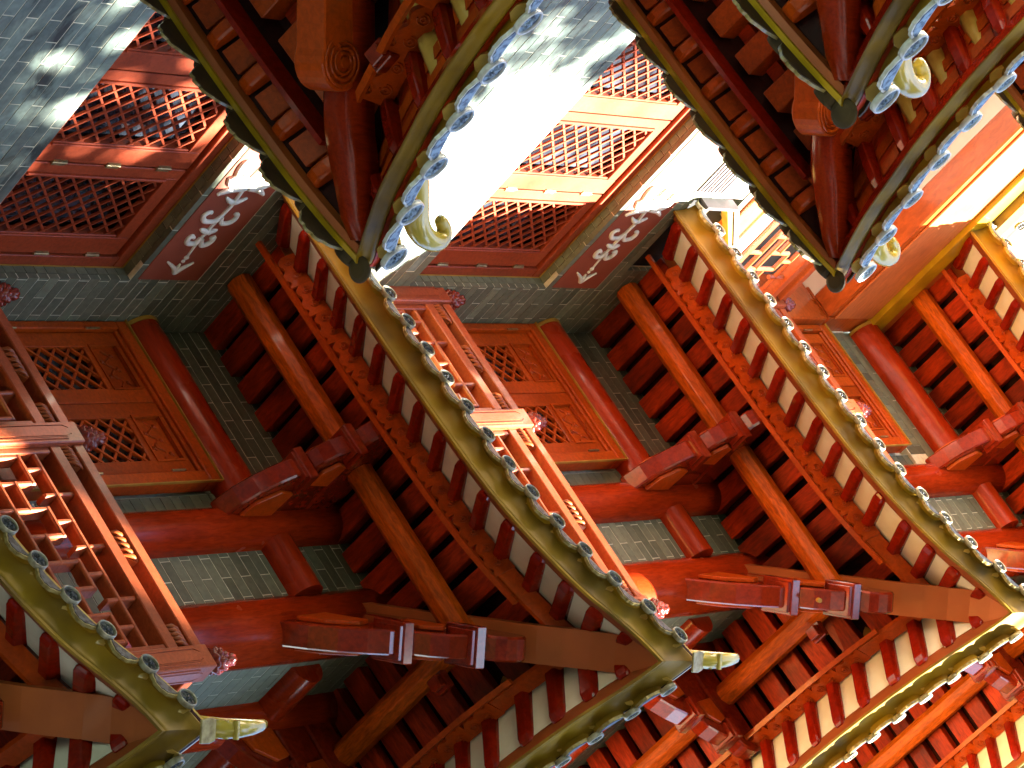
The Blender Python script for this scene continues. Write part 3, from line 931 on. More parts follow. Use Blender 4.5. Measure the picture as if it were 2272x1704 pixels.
def make_railing(label):
    r = thing('balcony_railing', (1.2, -0.35, 9.9), label, 'railing', 'balcony railings on the eaves')
    railing_post(r, 0.040, -0.345, 0.063, 11.285, ['-y', '+x'])
    railing_post(r, 0.967, -0.345, 0.063, 11.285, ['-y', '+x'])
    railing_post(r, 2.305, -0.335, 0.065, 11.285, ['-y', '+x'])
    for (x0, x1) in ((0.104, 0.903), (1.031, 2.239)):
        a = MB(); a.box(x0, x1, -0.385, -0.285, 11.213, 11.278); a.build('top_rail', M['rail'], r, bevel=0.005)
        a = MB(); a.box(x0, x1, -0.385, -0.285, 11.052, 11.122); a.build('middle_rail', M['rail'], r, bevel=0.005)
        a = MB(); a.box(x0, x1, -0.385, -0.285, 10.02, 10.09); a.build('bottom_rail', M['rail'], r, bevel=0.005)
        for xs in ((x0, x0+0.035), (x1-0.035, x1)):
            a = MB(); a.box(xs[0], xs[1], -0.376, -0.29, 10.092, 11.050); a.build('stile', M['rail'], r, bevel=0.004)
        fret(r, x0+0.04, x1-0.04)
        L = x1-x0
        leaf_ornament(r, x0, x0+0.13, 0, 'y'); leaf_ornament(r, x0+L*0.5-0.10, x0+L*0.5+0.10, 0, 'y'); leaf_ornament(r, x1-0.14, x1, 0, 'y')
    for (z0, z1) in ((11.213, 11.278), (11.052, 11.122), (10.02, 10.09)):
        a = MB(); a.box(2.27, 2.34, -0.265, 3.0, z0, z1); a.build('side_rail', M['rail'], r, bevel=0.005)
    for k in range(10):
        a = MB(); a.tube([(2.305, -0.15+0.3*k, 10.1), (2.305, -0.15+0.3*k, 11.05)], 0.0155, 8); a.build('side_bar', M['rail'], r)
    return r
rl = make_railing('half shaded railing with meander fretwork and lotus posts at the left')
r2 = copy_tree(rl, dz=3.6); r2['label'] = 'pale sunlit railing with lotus posts in the middle of the picture'
r3 = copy_tree(rl, dz=7.2); r3['label'] = 'uppermost railing, mostly hidden behind the right hand eave edge'
for k, (cx, cy) in enumerate(((0.9, 0),)):
    pass
floor = MB()
for lv in range(3):
    fl = MB(); fl.box(0.0, 2.36, -0.40, 0.02, 9.86+3.6*lv, 9.915+3.6*lv); fl.box(1.9, 2.36, 0.02, 3.0, 9.86+3.6*lv, 9.915+3.6*lv)
    o = fl.build('balcony_floor', M['fascia'])
    tag(o, ['narrow floor slab under the lowest railing', 'narrow floor slab under the middle railing', 'narrow floor slab under the uppermost railing'][lv], 'floor slab', 'balcony floor slabs', 'thing')

# ------------------------------------------------------------------ carved brackets
def make_bracket(name, base, d, dist, label, w=0.115, lv=0):
    """stepped arms with cap blocks, climbing outwards from a column; d is the outward direction"""
    d = Vector((d[0], d[1], 0)).normalized(); n = Vector((-d.y, d.x, 0))
    t = thing(name, (base[0], base[1], 12.3), label, 'bracket', 'carved brackets carrying the eaves')
    B = Vector((base[0], base[1], 0)); k = dist
    def side(poly, nm, hw, mat='bracket', bev=0.006):
        m = MB(); m.prism([(p*k, q) for p, q in poly], d, (0, 0, 1), B, -hw, hw)
        return m.build(nm, M[mat], t, bevel=bev)
    h = w/2
    side([(-0.05, 12.30), (0.0, 12.31), (0.16, 12.36), (0.30, 12.43), (0.42, 12.52), (0.50, 12.60), (0.52, 12.66), (0.0, 12.70), (-0.05, 12.70)], 'lower_arm', h, bev=0.009)
    side([(0.34, 12.648), (0.552, 12.648), (0.575, 12.700), (0.34, 12.700)], 'cap_block', h+0.042, bev=0.005)
    side([(0.38, 12.628), (0.538, 12.628), (0.545, 12.647), (0.38, 12.647)], 'cap_moulding', h+0.024, bev=0.003)
    side([(0.0, 12.702), (0.58, 12.702), (0.66, 12.728), (0.74, 12.785), (0.795, 12.85), (0.80, 12.88), (0.0, 12.931)], 'middle_arm', h-0.003, bev=0.009)
    side([(0.63, 12.880), (0.838, 12.880), (0.86, 12.931), (0.63, 12.931)], 'cap_block', h+0.042, bev=0.005)
    side([(0.66, 12.860), (0.822, 12.860), (0.828, 12.879), (0.66, 12.879)], 'cap_moulding', h+0.024, bev=0.003)
    side([(0.0, 12.933), (0.86, 12.933), (0.91, 12.945), (0.96, 12.975), (0.992, 13.02), (1.0, 13.06), (0.99, 13.10), (0.95, 13.13), (0.0, 13.135)], 'nose_arm', h-0.001, bev=0.012)
    # carved cheeks: slanting side plates
    for sgn in (-1, 1):
        m = MB()
        poly = [(0.04, 12.40), (0.20, 12.44), (0.33, 12.56), (0.30, 12.66), (0.02, 12.64)]
        m.prism([(p*k, q) for p, q in poly], d, (0, 0, 1), B+n*(sgn*(h+0.012)), -0.011, 0.011)
        poly = [(0.40, 12.74), (0.56, 12.75), (0.66, 12.83), (0.62, 12.90), (0.38, 12.88)]
        m.prism([(p*k, q) for p, q in poly], d, (0, 0, 1), B+n*(sgn*(h+0.012)), -0.011, 0.011)
        m.build('cheek_plate', M['carved'], t, bevel=0.003)
    return t
# four parallel arms above each wall column give the stepped look of the bracket sets
bw = make_bracket('carved_bracket', (1.262, -0.11), (0, -1), 0.64, 'dark carved bracket between the lowest door and the dim purlin')
b2 = copy_tree(bw, dz=3.6); b2['label'] = 'shiny crimson carved bracket just right of the orange door'
b3 = copy_tree(bw, dz=7.2); b3['label'] = 'orange brown bracket with a knot, at the right edge'
bc = make_bracket('corner_bracket', (1.99, -0.02), (1, -1), 0.98, 'black glossy corner bracket pointing right, lower middle of the picture', w=0.13)
c2 = copy_tree(bc, dz=3.6); c2['label'] = 'red corner bracket with an orange dowel, pointing right at the lower right'
c3 = copy_tree(bc, dz=7.2); c3['label'] = 'corner bracket cut off by the right edge of the picture'
c0 = copy_tree(bc, dz=-3.6); c0['label'] = 'corner bracket of the storey below, almost out of the picture'
bs = make_bracket('carved_bracket', (2.16, 0.66), (1, 0), 0.64, 'dark carved bracket on the return wall, bottom centre')
s2 = copy_tree(bs, dz=3.6); s2['label'] = 'carved bracket with blue sheen at the bottom, right of centre'
s3 = copy_tree(bs, dz=7.2); s3['label'] = 'pale lit carved bracket on the return wall, lower right'
dw = MB(); dw.tube([(2.482, -0.512, 16.315), (2.462, -0.492, 16.335)], 0.014, 16)
dw.build('dowel', M['trim'], c2)

# ------------------------------------------------------------------ the tower's own eaves
RM = smooth_table([(0, 0.60), (0.2, 0.53), (0.36, 0.44), (0.52, 0.33), (0.7, 0.245), (0.87, 0.18), (1.05, 0.125), (1.24, 0.085), (1.6, 0.05), (2.0, 0.025), (2.6, 0.008), (3.2, 0.0)])
rim_m, face_m = disc_meshes(0.047, M['tilerim'], M['tile'], 'grey')
drip_m, dripf_m, pan_m = drip_meshes(0.165, 0.070, 0.012, M['driprim'], M['tile'], 'grey', 0.9)
rimb_m, faceb_m = disc_meshes(0.062, M['tilewhite'], M['tileblue'], 'blue')
dripb_m, dripfb_m, panb_m = drip_meshes(0.225, 0.085, 0.010, M['tilewhite'], M['tileblue'], 'blue', 0.9)

PAN = {drip_m.name: pan_m, dripb_m.name: panb_m}
TOP = (0.215, 0.545)
def tile_row(par, fr, s0, s1, pitch, rim, face, drip, dface, i_, dz, tilt, dzd=-0.02, rr=0.05, flip=False):
    s = s0
    while s < s1:
        o = link('round_tile_end', rim, par, matrix=fr.mat(s, i_, dz, tilt))
        f_ = link('moulded_face', face, o)
        if s+pitch < s1+pitch*0.4:
            q = link('drip_tile', drip, par, matrix=fr.mat(s+pitch/2, i_+0.008, dz+dzd, tilt))
            link('moulded_face', dface, q)
            link('pan_channel', PAN[drip.name], q)
        # barrel tile running back up the roof
        zt, sl = TOP
        a = fr.P(s, i_+0.034, dz); b = fr.P(s, 0.05, zt+0.05*sl+0.01); c = fr.P(s, 0.75, zt+0.75*sl+0.01)
        m = MB(); m.tube([a, b, c] if s > 0.8 else [a, b], rr*0.9, 8); m.build('barrel_tile', M['rooftile'], par)
        s += pitch

def flying_rafter(par, fr, s, secs, mat='flying'):
    rings = []
    for (i, zt, h, w) in secs:
        ring = []
        for (a, q) in ((-1, 0), (-1, -0.62), (-0.72, -1), (0.72, -1), (1, -0.62), (1, 0)):
            ring.append(fr.P(s+a*w, i, zt-fr.zb+q*h))
        rings.append(ring)
    m = MB(); m.loft(rings); m.build('flying_rafter', M[mat], par, bevel=0.006)

def carved_unit(par, fr, s0, pitch, i, zb, hgt, thick=0.016, cut=1.0, lean_k=1.0):
    """one repeat of the pierced cloud board, with its two ring bosses"""
    prof = [(0.0, 1.0), (1.0, 1.0), (1.0, 0.62), (0.95, 0.50), (0.88, 0.36), (0.80, 0.30), (0.72, 0.36), (0.66, 0.44), (0.58, 0.44), (0.52, 0.34), (0.44, 0.20), (0.34, 0.16), (0.26, 0.24), (0.20, 0.36), (0.14, 0.34), (0.10, 0.20), (0.05, 0.04), (0.0, 0.12)]
    prof = [(p_, q_ if q_ > 0.99 else q_*cut) for p_, q_ in prof]
    m = MB(); n = len(prof)
    lean = 0.078*hgt/0.10*lean_k
    A = [fr.P(s0+p*pitch, i-lean*q, zb+q*hgt-fr.zb) for p, q in prof]
    Bq = [fr.P(s0+p*pitch, i+thick-lean*q, zb+q*hgt-fr.zb+0.004) for p, q in prof]
    m.add(A+Bq, [tuple(range(n)), tuple(range(2*n-1, n-1, -1))]+[(k, (k+1) % n, n+(k+1) % n, n+k) for k in range(n)])
    for c in (0.32, 0.78):
        pts = [fr.P(s0+(c+0.105*math.cos(a))*pitch, i-0.003-lean*(0.62+0.19*math.sin(a)), zb-0.002+(0.62+0.19*math.sin(a))*hgt-fr.zb) for a in [k*math.pi/5 - 0.3 for k in range(9)]]
        m.tube(pts, 0.0035, 5)
        pts = [fr.P(s0+(c+0.05*math.cos(a))*pitch, i-0.002-lean*(0.62+0.08*math.sin(a)), zb-0.002+(0.62+0.08*math.sin(a))*hgt-fr.zb) for a in [k*math.pi/3 for k in range(7)]]
        m.tube(pts, 0.0045, 5)
    m.build('carved_board', M['carved'], par)

def make_eave(label):
    t = thing('tiled_eave', (1.5, -0.6, 13.0), label, 'roof', 'upturned tiled eaves of the tower')
    C = (3.12, -1.16); zb = 12.81
    S = Fr(C, (-1, 0), (0, 1), zb, lambda s: RM(s+0.08), 3.115)
    E = Fr(C, (0, 1), (-1, 0), zb, lambda s: RM(s+0.08), 3.9)
    for fr in (S, E):
        # glazed underside of the edge tiles
        m = MB(); fr.strip(m, [(0.0, 0.0), (-0.004, 0.035), (-0.010, 0.070), (-0.022, 0.105), (-0.040, 0.135), (-0.058, 0.150), (-0.060, 0.157), (0.01, 0.157), (0.01, 0.10)], smooth=True, n=40)
        m.build('gilt_underside', M['gold'], t)
        m = MB(); fr.strip(m, [(-0.003, -0.006), (-0.003, 0.012), (0.014, 0.014), (0.012, -0.006)], n=40); m.build('edge_line', M['gold'], t)
        m = MB(); fr.strip(m, [(0.011, 0.002), (0.085, 0.085), (0.085, 0.13), (0.011, 0.10)], n=40); m.build('fascia_board', M['fascia'], t)
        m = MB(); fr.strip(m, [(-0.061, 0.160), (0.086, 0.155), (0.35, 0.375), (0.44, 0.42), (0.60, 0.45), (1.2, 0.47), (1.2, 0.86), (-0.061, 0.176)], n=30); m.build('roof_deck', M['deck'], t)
        m = MB(); fr.strip(m, [(-0.060, 0.178), (1.2, 0.863), (1.2, 0.90), (-0.060, 0.190)], n=24); m.build('pan_tiles', M['rooftile'], t)
        # cream infill and flying rafters
        s = (0.03+0.191*15+0.0)  # x of the outermost rafter
        xs = [2.90, 2.735] + [2.575-0.190*k for k in range(1, 14)]
        svals = [3.12-x-0.02 for x in [2.885, 2.715, 2.545, 2.360]] + [3.12-(2.168-0.192*k)-0.0 for k in range(0, 12)]
        if fr is E:
            svals = svals+[svals[-1]+0.192*(k+1) for k in range(3)]
        secs = [(0.365, 13.16, 0.115, 0.035), (0.31, 13.12, 0.110, 0.035), (0.20, 13.03, 0.098, 0.037), (0.12, 12.955, 0.078, 0.039), (0.085, 12.92, 0.055, 0.037), (0.062, 12.90, 0.038, 0.026)]
        for k, sv in enumerate(svals):
            flying_rafter(t, fr, sv, secs if sv > 0.45 else [secs[1]]+secs[2:] if sv > 0.36 else secs[2:])
        bounds = [0.115]+svals
        for a, b in zip(bounds, bounds[1:]):
            pts = []
            lo, hi = a+0.016, b-0.016
            for (i, dz) in ((0.087, 0.086), (0.35, 0.300)):
                lo2 = max(lo, i+0.02)
                if hi-lo2 < 0.01: hi = lo2+0.012
                pts.append((i, dz, lo2, hi))
            (i0, d0, l0, h0), (i1, d1, l1, h1) = pts
            m = MB(); m.hexa([fr.P(l0, i0, d0), fr.P(h0, i0, d0), fr.P(h1, i1, d1), fr.P(l1, i1, d1), fr.P(l0, i0, d0+0.012), fr.P(h0, i0, d0+0.012), fr.P(h1, i1, d1+0.012), fr.P(l1, i1, d1+0.012)])
            m.build('plaster_infill', M['plaster'], t)
        m = MB(); fr.strip(m, [(0.345, 0.292), (0.43, 0.34), (0.43, 0.36), (0.345, 0.315)], n=30); m.build('back_board', M['fascia'], t)
        # cloud board with its thin rail
        m = MB(); fr.strip(m, [(0.400, 0.158), (0.430, 0.155), (0.430, 0.178), (0.400, 0.180)], s0=0.70, n=26); m.build('thin_rail', M['carved'], t)
        m = MB(); fr.strip(m, [(0.395, 0.19), (0.415, 0.19), (0.350, 0.27), (0.335, 0.262)], s0=0.42, s1=0.86, n=10); m.build('board_tongue', M['carved'], t)
        k = 0
        while 0.86+0.192*(k+1) < fr.L+0.02:
            carved_unit(t, fr, 0.86+0.192*k, 0.192, 0.412, 12.968, 0.108, cut=0.72); k += 1
        # wide soffit planks, proud of the deck
        svp = [sv for sv in svals]
        for sv in svals:
            i1 = min(1.165, sv-0.05)
            if i1 < 0.50: continue
            m = MB(); w = 0.066
            zA, zB = 0.350, 0.365
            P = lambda s_, i_, z_: fr.P(s_, i_, z_)
            m.hexa([P(sv-w, 0.44, zA), P(sv+w, 0.44, zA), P(sv+w, i1, zB), P(sv-w, i1, zB), P(sv-w, 0.44, zA+0.06), P(sv+w, 0.44, zA+0.06), P(sv+w, i1, zB+0.085), P(sv-w, i1, zB+0.085)])
            m.build('soffit_plank', M['plank'] if fr is S else M['plank_cross'], t, bevel=0.004)
        # purlin
        m = MB()
        A = fr.C+fr.u*(0.66)+fr.v*0.73; Bp = fr.C+fr.u*(fr.L+0.0)+fr.v*0.73
        m.tube([(A.x, A.y, 13.09), (Bp.x, Bp.y, 13.09)], 0.076, 8, smooth=False)
        m.build('purlin', M['purlin'] if fr is S else M['purlin_cross'], t, bevel=0.004)
        # tile ends
        tile_row(t, fr, -0.02 + (0.105 if fr is S else 0.15), fr.L+(0.0 if fr is S else 0), 0.187, rim_m, face_m, drip_m, dripf_m, -0.090, 0.160, math.radians(5), dzd=-0.010)
    # hip board: brown underside with a slight upward sweep
    m = MB(); rings = []
    n = Vector((1, 1, 0)).normalized()
    for k in range(15):
        q = k/14
        s = 1.30 - q*(1.30-0.015)
        z = 12.81+RM(s+0.08)*(1.0 if s < 0.7 else max(0.0, 1-(s-0.7)/0.8)) - 0.012 + 0.085*min(1, s/0.25) + 0.07*min(1.0, s/1.0)
        c = Vector((3.12-s, -1.16+s, z)); hw = 0.098
        if s < 0.12: hw = max(0.012, 0.098*s/0.12)
        rings.append([c-n*hw, c+n*hw, c+n*hw+Vector((0, 0, 0.07)), c-n*hw+Vector((0, 0, 0.07))])
    m.loft(rings); m.build('hip_board', M['hip'], t)
    # small blocks that take the purlins at the corner
    for (x, y) in ((2.60, -0.43), (2.39, -0.27)):
        pass
    for (a, b_) in (((2.47, -0.50), (0.05, 0.04)), ((2.52, -0.22), (0.04, 0.05))):
        m = MB(); m.box(a[0]-0.05, a[0]+0.05, a[1]-0.05, a[1]+0.05, 12.985, 13.03); m.box(a[0]-0.035, a[0]+0.035, a[1]-0.035, a[1]+0.035, 12.94, 12.984)
        m.build('purlin_block', M['bracket'], t, bevel=0.004)
    # corner tile and horn
    d = Vector((1, -1, 0)).normalized()
    cc = Vector((3.19, -1.23, 13.56))
    m = MB(); e = Vector((1, 1, 0)).normalized()
    m.prism([(-0.05, -0.055), (0.05, -0.055), (0.055, 0.0), (0.045, 0.035), (-0.045, 0.035), (-0.055, 0.0)], e, (0, 0, 1), cc, -0.006, 0.006)
    m.build('corner_tile', M['driprim'], t, bevel=0.003)
    h = MB()
    hp = [cc+d*(r_+0.02)+Vector((0, 0, z_-0.0)) for r_, z_ in [(-0.42, 0.0), (-0.25, 0.02), (-0.10, 0.05), (-0.02, 0.09), (0.01, 0.15), (0.02, 0.21), (0.015, 0.27), (-0.005, 0.315), (-0.03, 0.325)]]
    hp = [Vector(p) for p in hp]
    h.tube(hp, [0.038, 0.042, 0.045, 0.045, 0.041, 0.035, 0.028, 0.021, 0.012], 14)
    h.build('curled_horn', M['horn'], t)
    for k in range(3):
        b = MB(); c = cc-d*(0.02-0.035*k)+Vector((0, 0, 0.06+0.025*k))
        b.tube([c-e*0.040, c+e*0.040], 0.014, 8); b.build('horn_scale', M['horn'], t)
    return t

e2 = make_eave('broad olive gold eave sweeping from upper left to lower right across the middle')
e1 = copy_tree(e2, dz=-3.6); e1['label'] = 'lowest eave with its horn near the bottom left corner'
e3 = copy_tree(e2, dz=3.6); e3['label'] = 'brightly lit eave with white glaring tile ends, right of the middle'
e4 = copy_tree(e2, dz=7.2); e4['label'] = 'topmost eave, only its underside showing at the right edge'

# ------------------------------------------------------------------ projecting porch roofs at the top of the picture
RN = smooth_table([(0, 0.578), (0.2, 0.46), (0.4, 0.355), (0.665, 0.257), (0.85, 0.19), (1.085, 0.13), (1.4, 0.075), (2.0, 0.03), (2.6, 0.0)])
RF = smooth_table([(0, 0.578), (0.1, 0.545), (0.3, 0.50), (0.49, 0.472), (0.95, 0.43), (1.38, 0.415), (2.0, 0.405), (2.6, 0.40)])
def make_porch(name, C, label):
    global TOP
    TOP = (0.165, 0.345)
    t = thing(name, (C[0]-1, C[1]-1, 9.7), label, 'roof', 'porch roofs projecting at the top')
    zb = 9.40
    N_ = Fr(C, (0, -1), (-1, 0), zb, RN, 3.0, (3, 4))
    Fz = Fr(C, (-1, 0), (0, -1), zb, RF, 3.0, (3, 4))
    # --- near side, facing +X
    m = MB(); N_.strip(m, [(0.0, 0.0), (-0.005, 0.020), (-0.012, 0.042), (-0.020, 0.056), (-0.028, 0.062), (-0.029, 0.080), (0.01, 0.10), (0.01, 0.06)], n=40, smooth=True); m.build('gilt_underside', M['gold'], t)
    m = MB(); N_.strip(m, [(0.002, 0.004), (0.060, 0.065), (0.060, 0.105), (0.002, 0.10)], n=40); m.build('fascia_board', M['flying'], t)
    m = MB(); N_.strip(m, [(-0.030, 0.084), (0.061, 0.115), (0.45, 0.36), (1.5, 0.56), (3.0, 0.9), (3.0, 1.2), (-0.030, 0.120)], n=30); m.build('roof_deck', M['plank'], t)
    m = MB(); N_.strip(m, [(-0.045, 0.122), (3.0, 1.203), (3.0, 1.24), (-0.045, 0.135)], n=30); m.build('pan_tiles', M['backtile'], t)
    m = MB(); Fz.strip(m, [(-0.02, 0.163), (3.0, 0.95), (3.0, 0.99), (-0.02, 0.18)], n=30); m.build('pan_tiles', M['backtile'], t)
    m = MB(); N_.strip(m, [(0.37, 0.105), (0.40, 0.10), (0.40, 0.125), (0.37, 0.128)], s0=0.40, n=30); m.build('thin_rail', M['carved'], t)
    m = MB(); N_.strip(m, [(0.385, 0.17), (0.41, 0.17), (0.41, 0.26), (0.385, 0.26)], s0=0.12, s1=0.50, n=12); m.build('board_tongue', M['carved'], t)
    k = 0
    while 0.50+0.262*(k+1) < 2.6:
        s0 = 0.50+0.262*k
        # board follows the sweep: local reference height
        m_z = 9.40+0.118
        carved_unit(t, N_, s0, 0.262, 0.385, m_z+0.0, 0.15, 0.02, cut=0.75, lean_k=0.45); k += 1
    sv = 0.25
    while sv < 2.6:
        secs = [(0.52, 9.40+0.41, 0.09, 0.036), (0.42, 9.40+0.365, 0.10, 0.038), (0.24, 9.40+0.26, 0.10, 0.040), (0.12, 9.40+0.175, 0.072, 0.036), (0.07, 9.40+0.135, 0.045, 0.024)]
        flying_rafter(t, N_, sv, secs if sv > 0.5 else secs[2:])
        # recessed board between two rafters
        w0, w1 = sv+0.055, sv+0.262-0.055
        P = N_.P
        for (ia, ib, za, zc) in ((0.10, 0.16, 0.135, 0.17), (0.20, 0.26, 0.195, 0.228)):
            if w0 > ib:
                m = MB(); m.hexa([P(w0, ia, za), P(w1, ia, za), P(w1, ib, zc), P(w0, ib, zc), P(w0, ia, za+0.02), P(w1, ia, za+0.02), P(w1, ib, zc+0.02), P(w0, ib, zc+0.02)]); m.build('cross_board', M['door'], t)
        sv += 0.262
    tile_row(t, N_, 0.10, 2.6, 0.262, rimb_m, faceb_m, dripb_m, dripfb_m, -0.095, 0.130, math.radians(8), dzd=0.0, rr=0.06)
    # --- far side, facing +Y
    m = MB(); Fz.strip(m, [(0.0, 0.0), (-0.022, 0.0), (-0.022, 0.10), (0.0, 0.10)], n=40); m.build('edge_line', M['goldline'], t)
    m = MB(); Fz.strip(m, [(0.002, 0.012), (0.030, 0.020), (0.030, 0.07), (0.002, 0.07)], n=40); m.build('fascia_board', M['hip'], t)
    m = MB(); Fz.strip(m, [(-0.024, 0.02), (-0.06, 0.05), (-0.06, 0.10), (-0.024, 0.10)], n=40); m.build('gilt_underside', M['gold'], t)
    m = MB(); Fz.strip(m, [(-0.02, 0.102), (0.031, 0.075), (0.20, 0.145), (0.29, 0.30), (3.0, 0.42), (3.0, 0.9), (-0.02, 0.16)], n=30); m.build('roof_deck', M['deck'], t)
    m = MB(); Fz.strip(m, [(0.185, 0.02), (0.21, 0.02), (0.21, 0.135), (0.185, 0.13)], s0=0.42, n=30); m.build('thin_rail', M['flying'], t)
    m = MB(); Fz.strip(m, [(0.19, 0.055), (0.208, 0.055), (0.208, 0.13), (0.19, 0.13)], s0=0.20, s1=0.42, n=8); m.build('board_tongue', M['carved'], t)
    sv = 0.36
    P = Fz.P
    while sv < 2.7:
        m = MB(); w = 0.035; rings = []
        for (i, zt, h) in ((0.184, 0.138, 0.080), (0.14, 0.120, 0.080), (0.085, 0.095, 0.065), (0.05, 0.075, 0.038), (0.034, 0.066, 0.018)):
            rings.append([P(sv-w, i, zt), P(sv-w, i, zt-h*0.8), P(sv-w*0.6, i, zt-h), P(sv+w*0.6, i, zt-h), P(sv+w, i, zt-h*0.8), P(sv+w, i, zt)])
        m.loft(rings); m.build('flying_rafter', M['carved'], t, bevel=0.004)
        a, b = sv+0.06, sv+0.25-0.06
        m = MB()
        m.hexa([P(a, 0.055, 0.055), P(b, 0.055, 0.055), P(b, 0.165, 0.107), P(a, 0.165, 0.107), P(a, 0.055, 0.085), P(b, 0.055, 0.085), P(b, 0.165, 0.137), P(a, 0.165, 0.137)])
        m.build('recessed_panel', M['door'], t, bevel=0.004)
        # inner rafters and the narrow boards between them
        if sv > 0.5:
            i1 = min(1.2, sv-0.12)
            if i1 > 0.32:
                m = MB(); m.hexa([P(sv-0.065, 0.26, 0.12), P(sv+0.065, 0.26, 0.12), P(sv+0.065, i1, 0.16), P(sv-0.065, i1, 0.16), P(sv-0.065, 0.26, 0.26), P(sv+0.065, 0.26, 0.26), P(sv+0.065, i1, 0.30), P(sv-0.065, i1, 0.30)])
                m.build('inner_rafter', M['door'], t, bevel=0.005)
            for (ia, ib) in ((0.30, 0.38), (0.40, 0.425), (0.45, 0.60), (0.63, 0.655), (0.68, 0.85), (0.87, 0.90)):
                if ib < sv-0.02:
                    m = MB(); q0, q1 = sv+0.07, sv+0.18
                    zz = 0.225
                    m.hexa([P(q0, ia, zz), P(q1, ia, zz), P(q1, ib, zz), P(q0, ib, zz), P(q0, ia, zz+0.05), P(q1, ia, zz+0.05), P(q1, ib, zz+0.05), P(q0, ib, zz+0.05)])
                    m.build('soffit_strip', M['plank'], t)
        sv += 0.25
    # drip tiles and round ends seen from behind
    s = 0.06
    while s < 2.7:
        q = link('drip_tile', BACK[0], t, matrix=Fz.mat(s+0.125, -0.040, 0.055, math.radians(-10)))
        link('tile_lip', BACK[2], q)
        o = link('round_tile_end', BACK[1], t, matrix=Fz.mat(s, -0.070, 0.075, math.radians(-8)))
        s += 0.25
    # hip rafter with rounded belly
    d = Vector((-1, -1, 0)).normalized(); n = Vector((1, -1, 0)).normalized()
    m = MB(); rings = []
    for k in range(16):
        q = k/15; r_ = 0.06+q*1.25
        s = r_/math.sqrt(2)
        z = 9.40+0.5*(RN(s)+RF(s)) - 0.01 - 0.10*min(1, r_/0.5) + 0.03*math.sin(q*3) + 0.10*q
        if r_ < 0.14: z += 0.03
        c = Vector((C[0], C[1], 0))+d*r_+Vector((0, 0, z)); hw = 0.045+0.035*min(1, r_/0.4)
        rings.append([c-n*hw+Vector((0, 0, 0.16)), c-n*hw+Vector((0, 0, 0.035)), c-n*hw*0.62+Vector((0, 0, 0.006)), c, c+n*hw*0.62+Vector((0, 0, 0.006)), c+n*hw+Vector((0, 0, 0.035)), c+n*hw+Vector((0, 0, 0.16))])
    m.loft(rings, smooth=True); m.build('hip_rafter', M['column'], t)
    # corner tile, horn
    cc = Vector((C[0], C[1], 9.978))-d*0.055
    m = MB(); e = n
    m.lathe([(0.0005, 0.0), (0.035, 0.002), (0.052, 0.010), (0.056, 0.016), (0.050, 0.02), (0.0005, 0.02)], (cc.x, cc.y, cc.z+0.01), 'z', 20, smooth=False)
    m.build('corner_tile', M['backtile'], t)
    h = MB(); hp = [Vector((C[0], C[1], 9.978))-d*r_+Vector((0, 0, z_)) for r_, z_ in smooth_horn()]
    nn = len(hp)
    rad = [0.060+(0.021-0.060)*max(0, (k/(nn-1)-0.25))/0.75 for k in range(nn)]
    rad[-1] = 0.012
    h.tube(hp, rad, 16); h.build('curled_horn', M['horn'], t)
    # scrolled bracket head under the hip
    sb = Vector((C[0]-0.62, C[1]-0.46, 9.66)); sb = Vector((C[0], C[1], 0))+d*0.79+Vector((0, 0, 9.735))
    o = -d
    prof = []
    for k in range(15):
        a = -math.pi*0.62 + k*math.pi*1.12/14
        prof.append((0.035+0.115*math.cos(a), 0.125*math.sin(a)))
    prof += [(-0.05, 0.13), (-0.9, 0.05), (-0.9, -0.13), (-0.30, -0.14)]
    hw = 0.075
    m = MB(); m.prism(prof, o, (0, 0, 1), sb, -hw, hw); m.build('scroll_head', M['carved'], t, bevel=0.006)
    for sg in (1, -1):
        for (r0, off) in ((0.105, 0), (0.078, 0), (0.052, 0)):
            m = MB(); pts = []
            for k in range(26):
                a = -math.pi*0.75 + k*0.24
                rr = r0*(1-0.0125*k)
                pts.append(sb+o*(0.035+rr*math.cos(a))+Vector((0, 0, rr*math.sin(a)*1.05))+n*(sg*(hw+0.002)))
            m.tube(pts, 0.008, 6); m.build('scroll_ridge', M['carved'], t)
        m = MB(); c = sb+o*0.035+n*(sg*(hw))
        m.tube([c-n*sg*0.01, c+n*sg*0.012], 0.022, 12); m.build('scroll_eye', M['carved'], t)
    # cross arm behind the scroll and inner purlins
    m = MB(); c = Vector((C[0]-0.80, C[1]-0.62, 9.86)); m.tube([c, c+Vector((0, -2.2, 0.0))], 0.06, 8, smooth=False); m.build('inner_purlin', M['plank'], t)
    m = MB(); c = Vector((C[0]-0.75, C[1]-0.62, 9.90)); m.tube([c, c+Vector((-2.0, 0, 0.0))], 0.06, 8, smooth=False); m.build('inner_purlin', M['plank'], t)
    m = MB(); c = sb+Vector((0.16, -0.16, 0.05)); m.box(c.x-0.05, c.x+0.05, c.y-0.05, c.y+0.05, c.z-0.03, c.z+0.03); m.box(c.x-0.035, c.x+0.035, c.y-0.035, c.y+0.035, c.z-0.055, c.z-0.031); m.build('side_block', M['bracket'], t, bevel=0.004)
    return t

def smooth_horn():
    P = HORN; out = []
    for i in range(len(P)-1):
        p0 = P[max(i-1, 0)]; p1 = P[i]; p2 = P[i+1]; p3 = P[min(i+2, len(P)-1)]
        for k in range(3):
            t = k/3
            out.append(tuple(0.5*((2*p1[j])+(-p0[j]+p2[j])*t+(2*p0[j]-5*p1[j]+4*p2[j]-p3[j])*t*t+(-p0[j]+3*p1[j]-3*p2[j]+p3[j])*t**3) for j in (0, 1)))
    out.append(P[-1]); return out

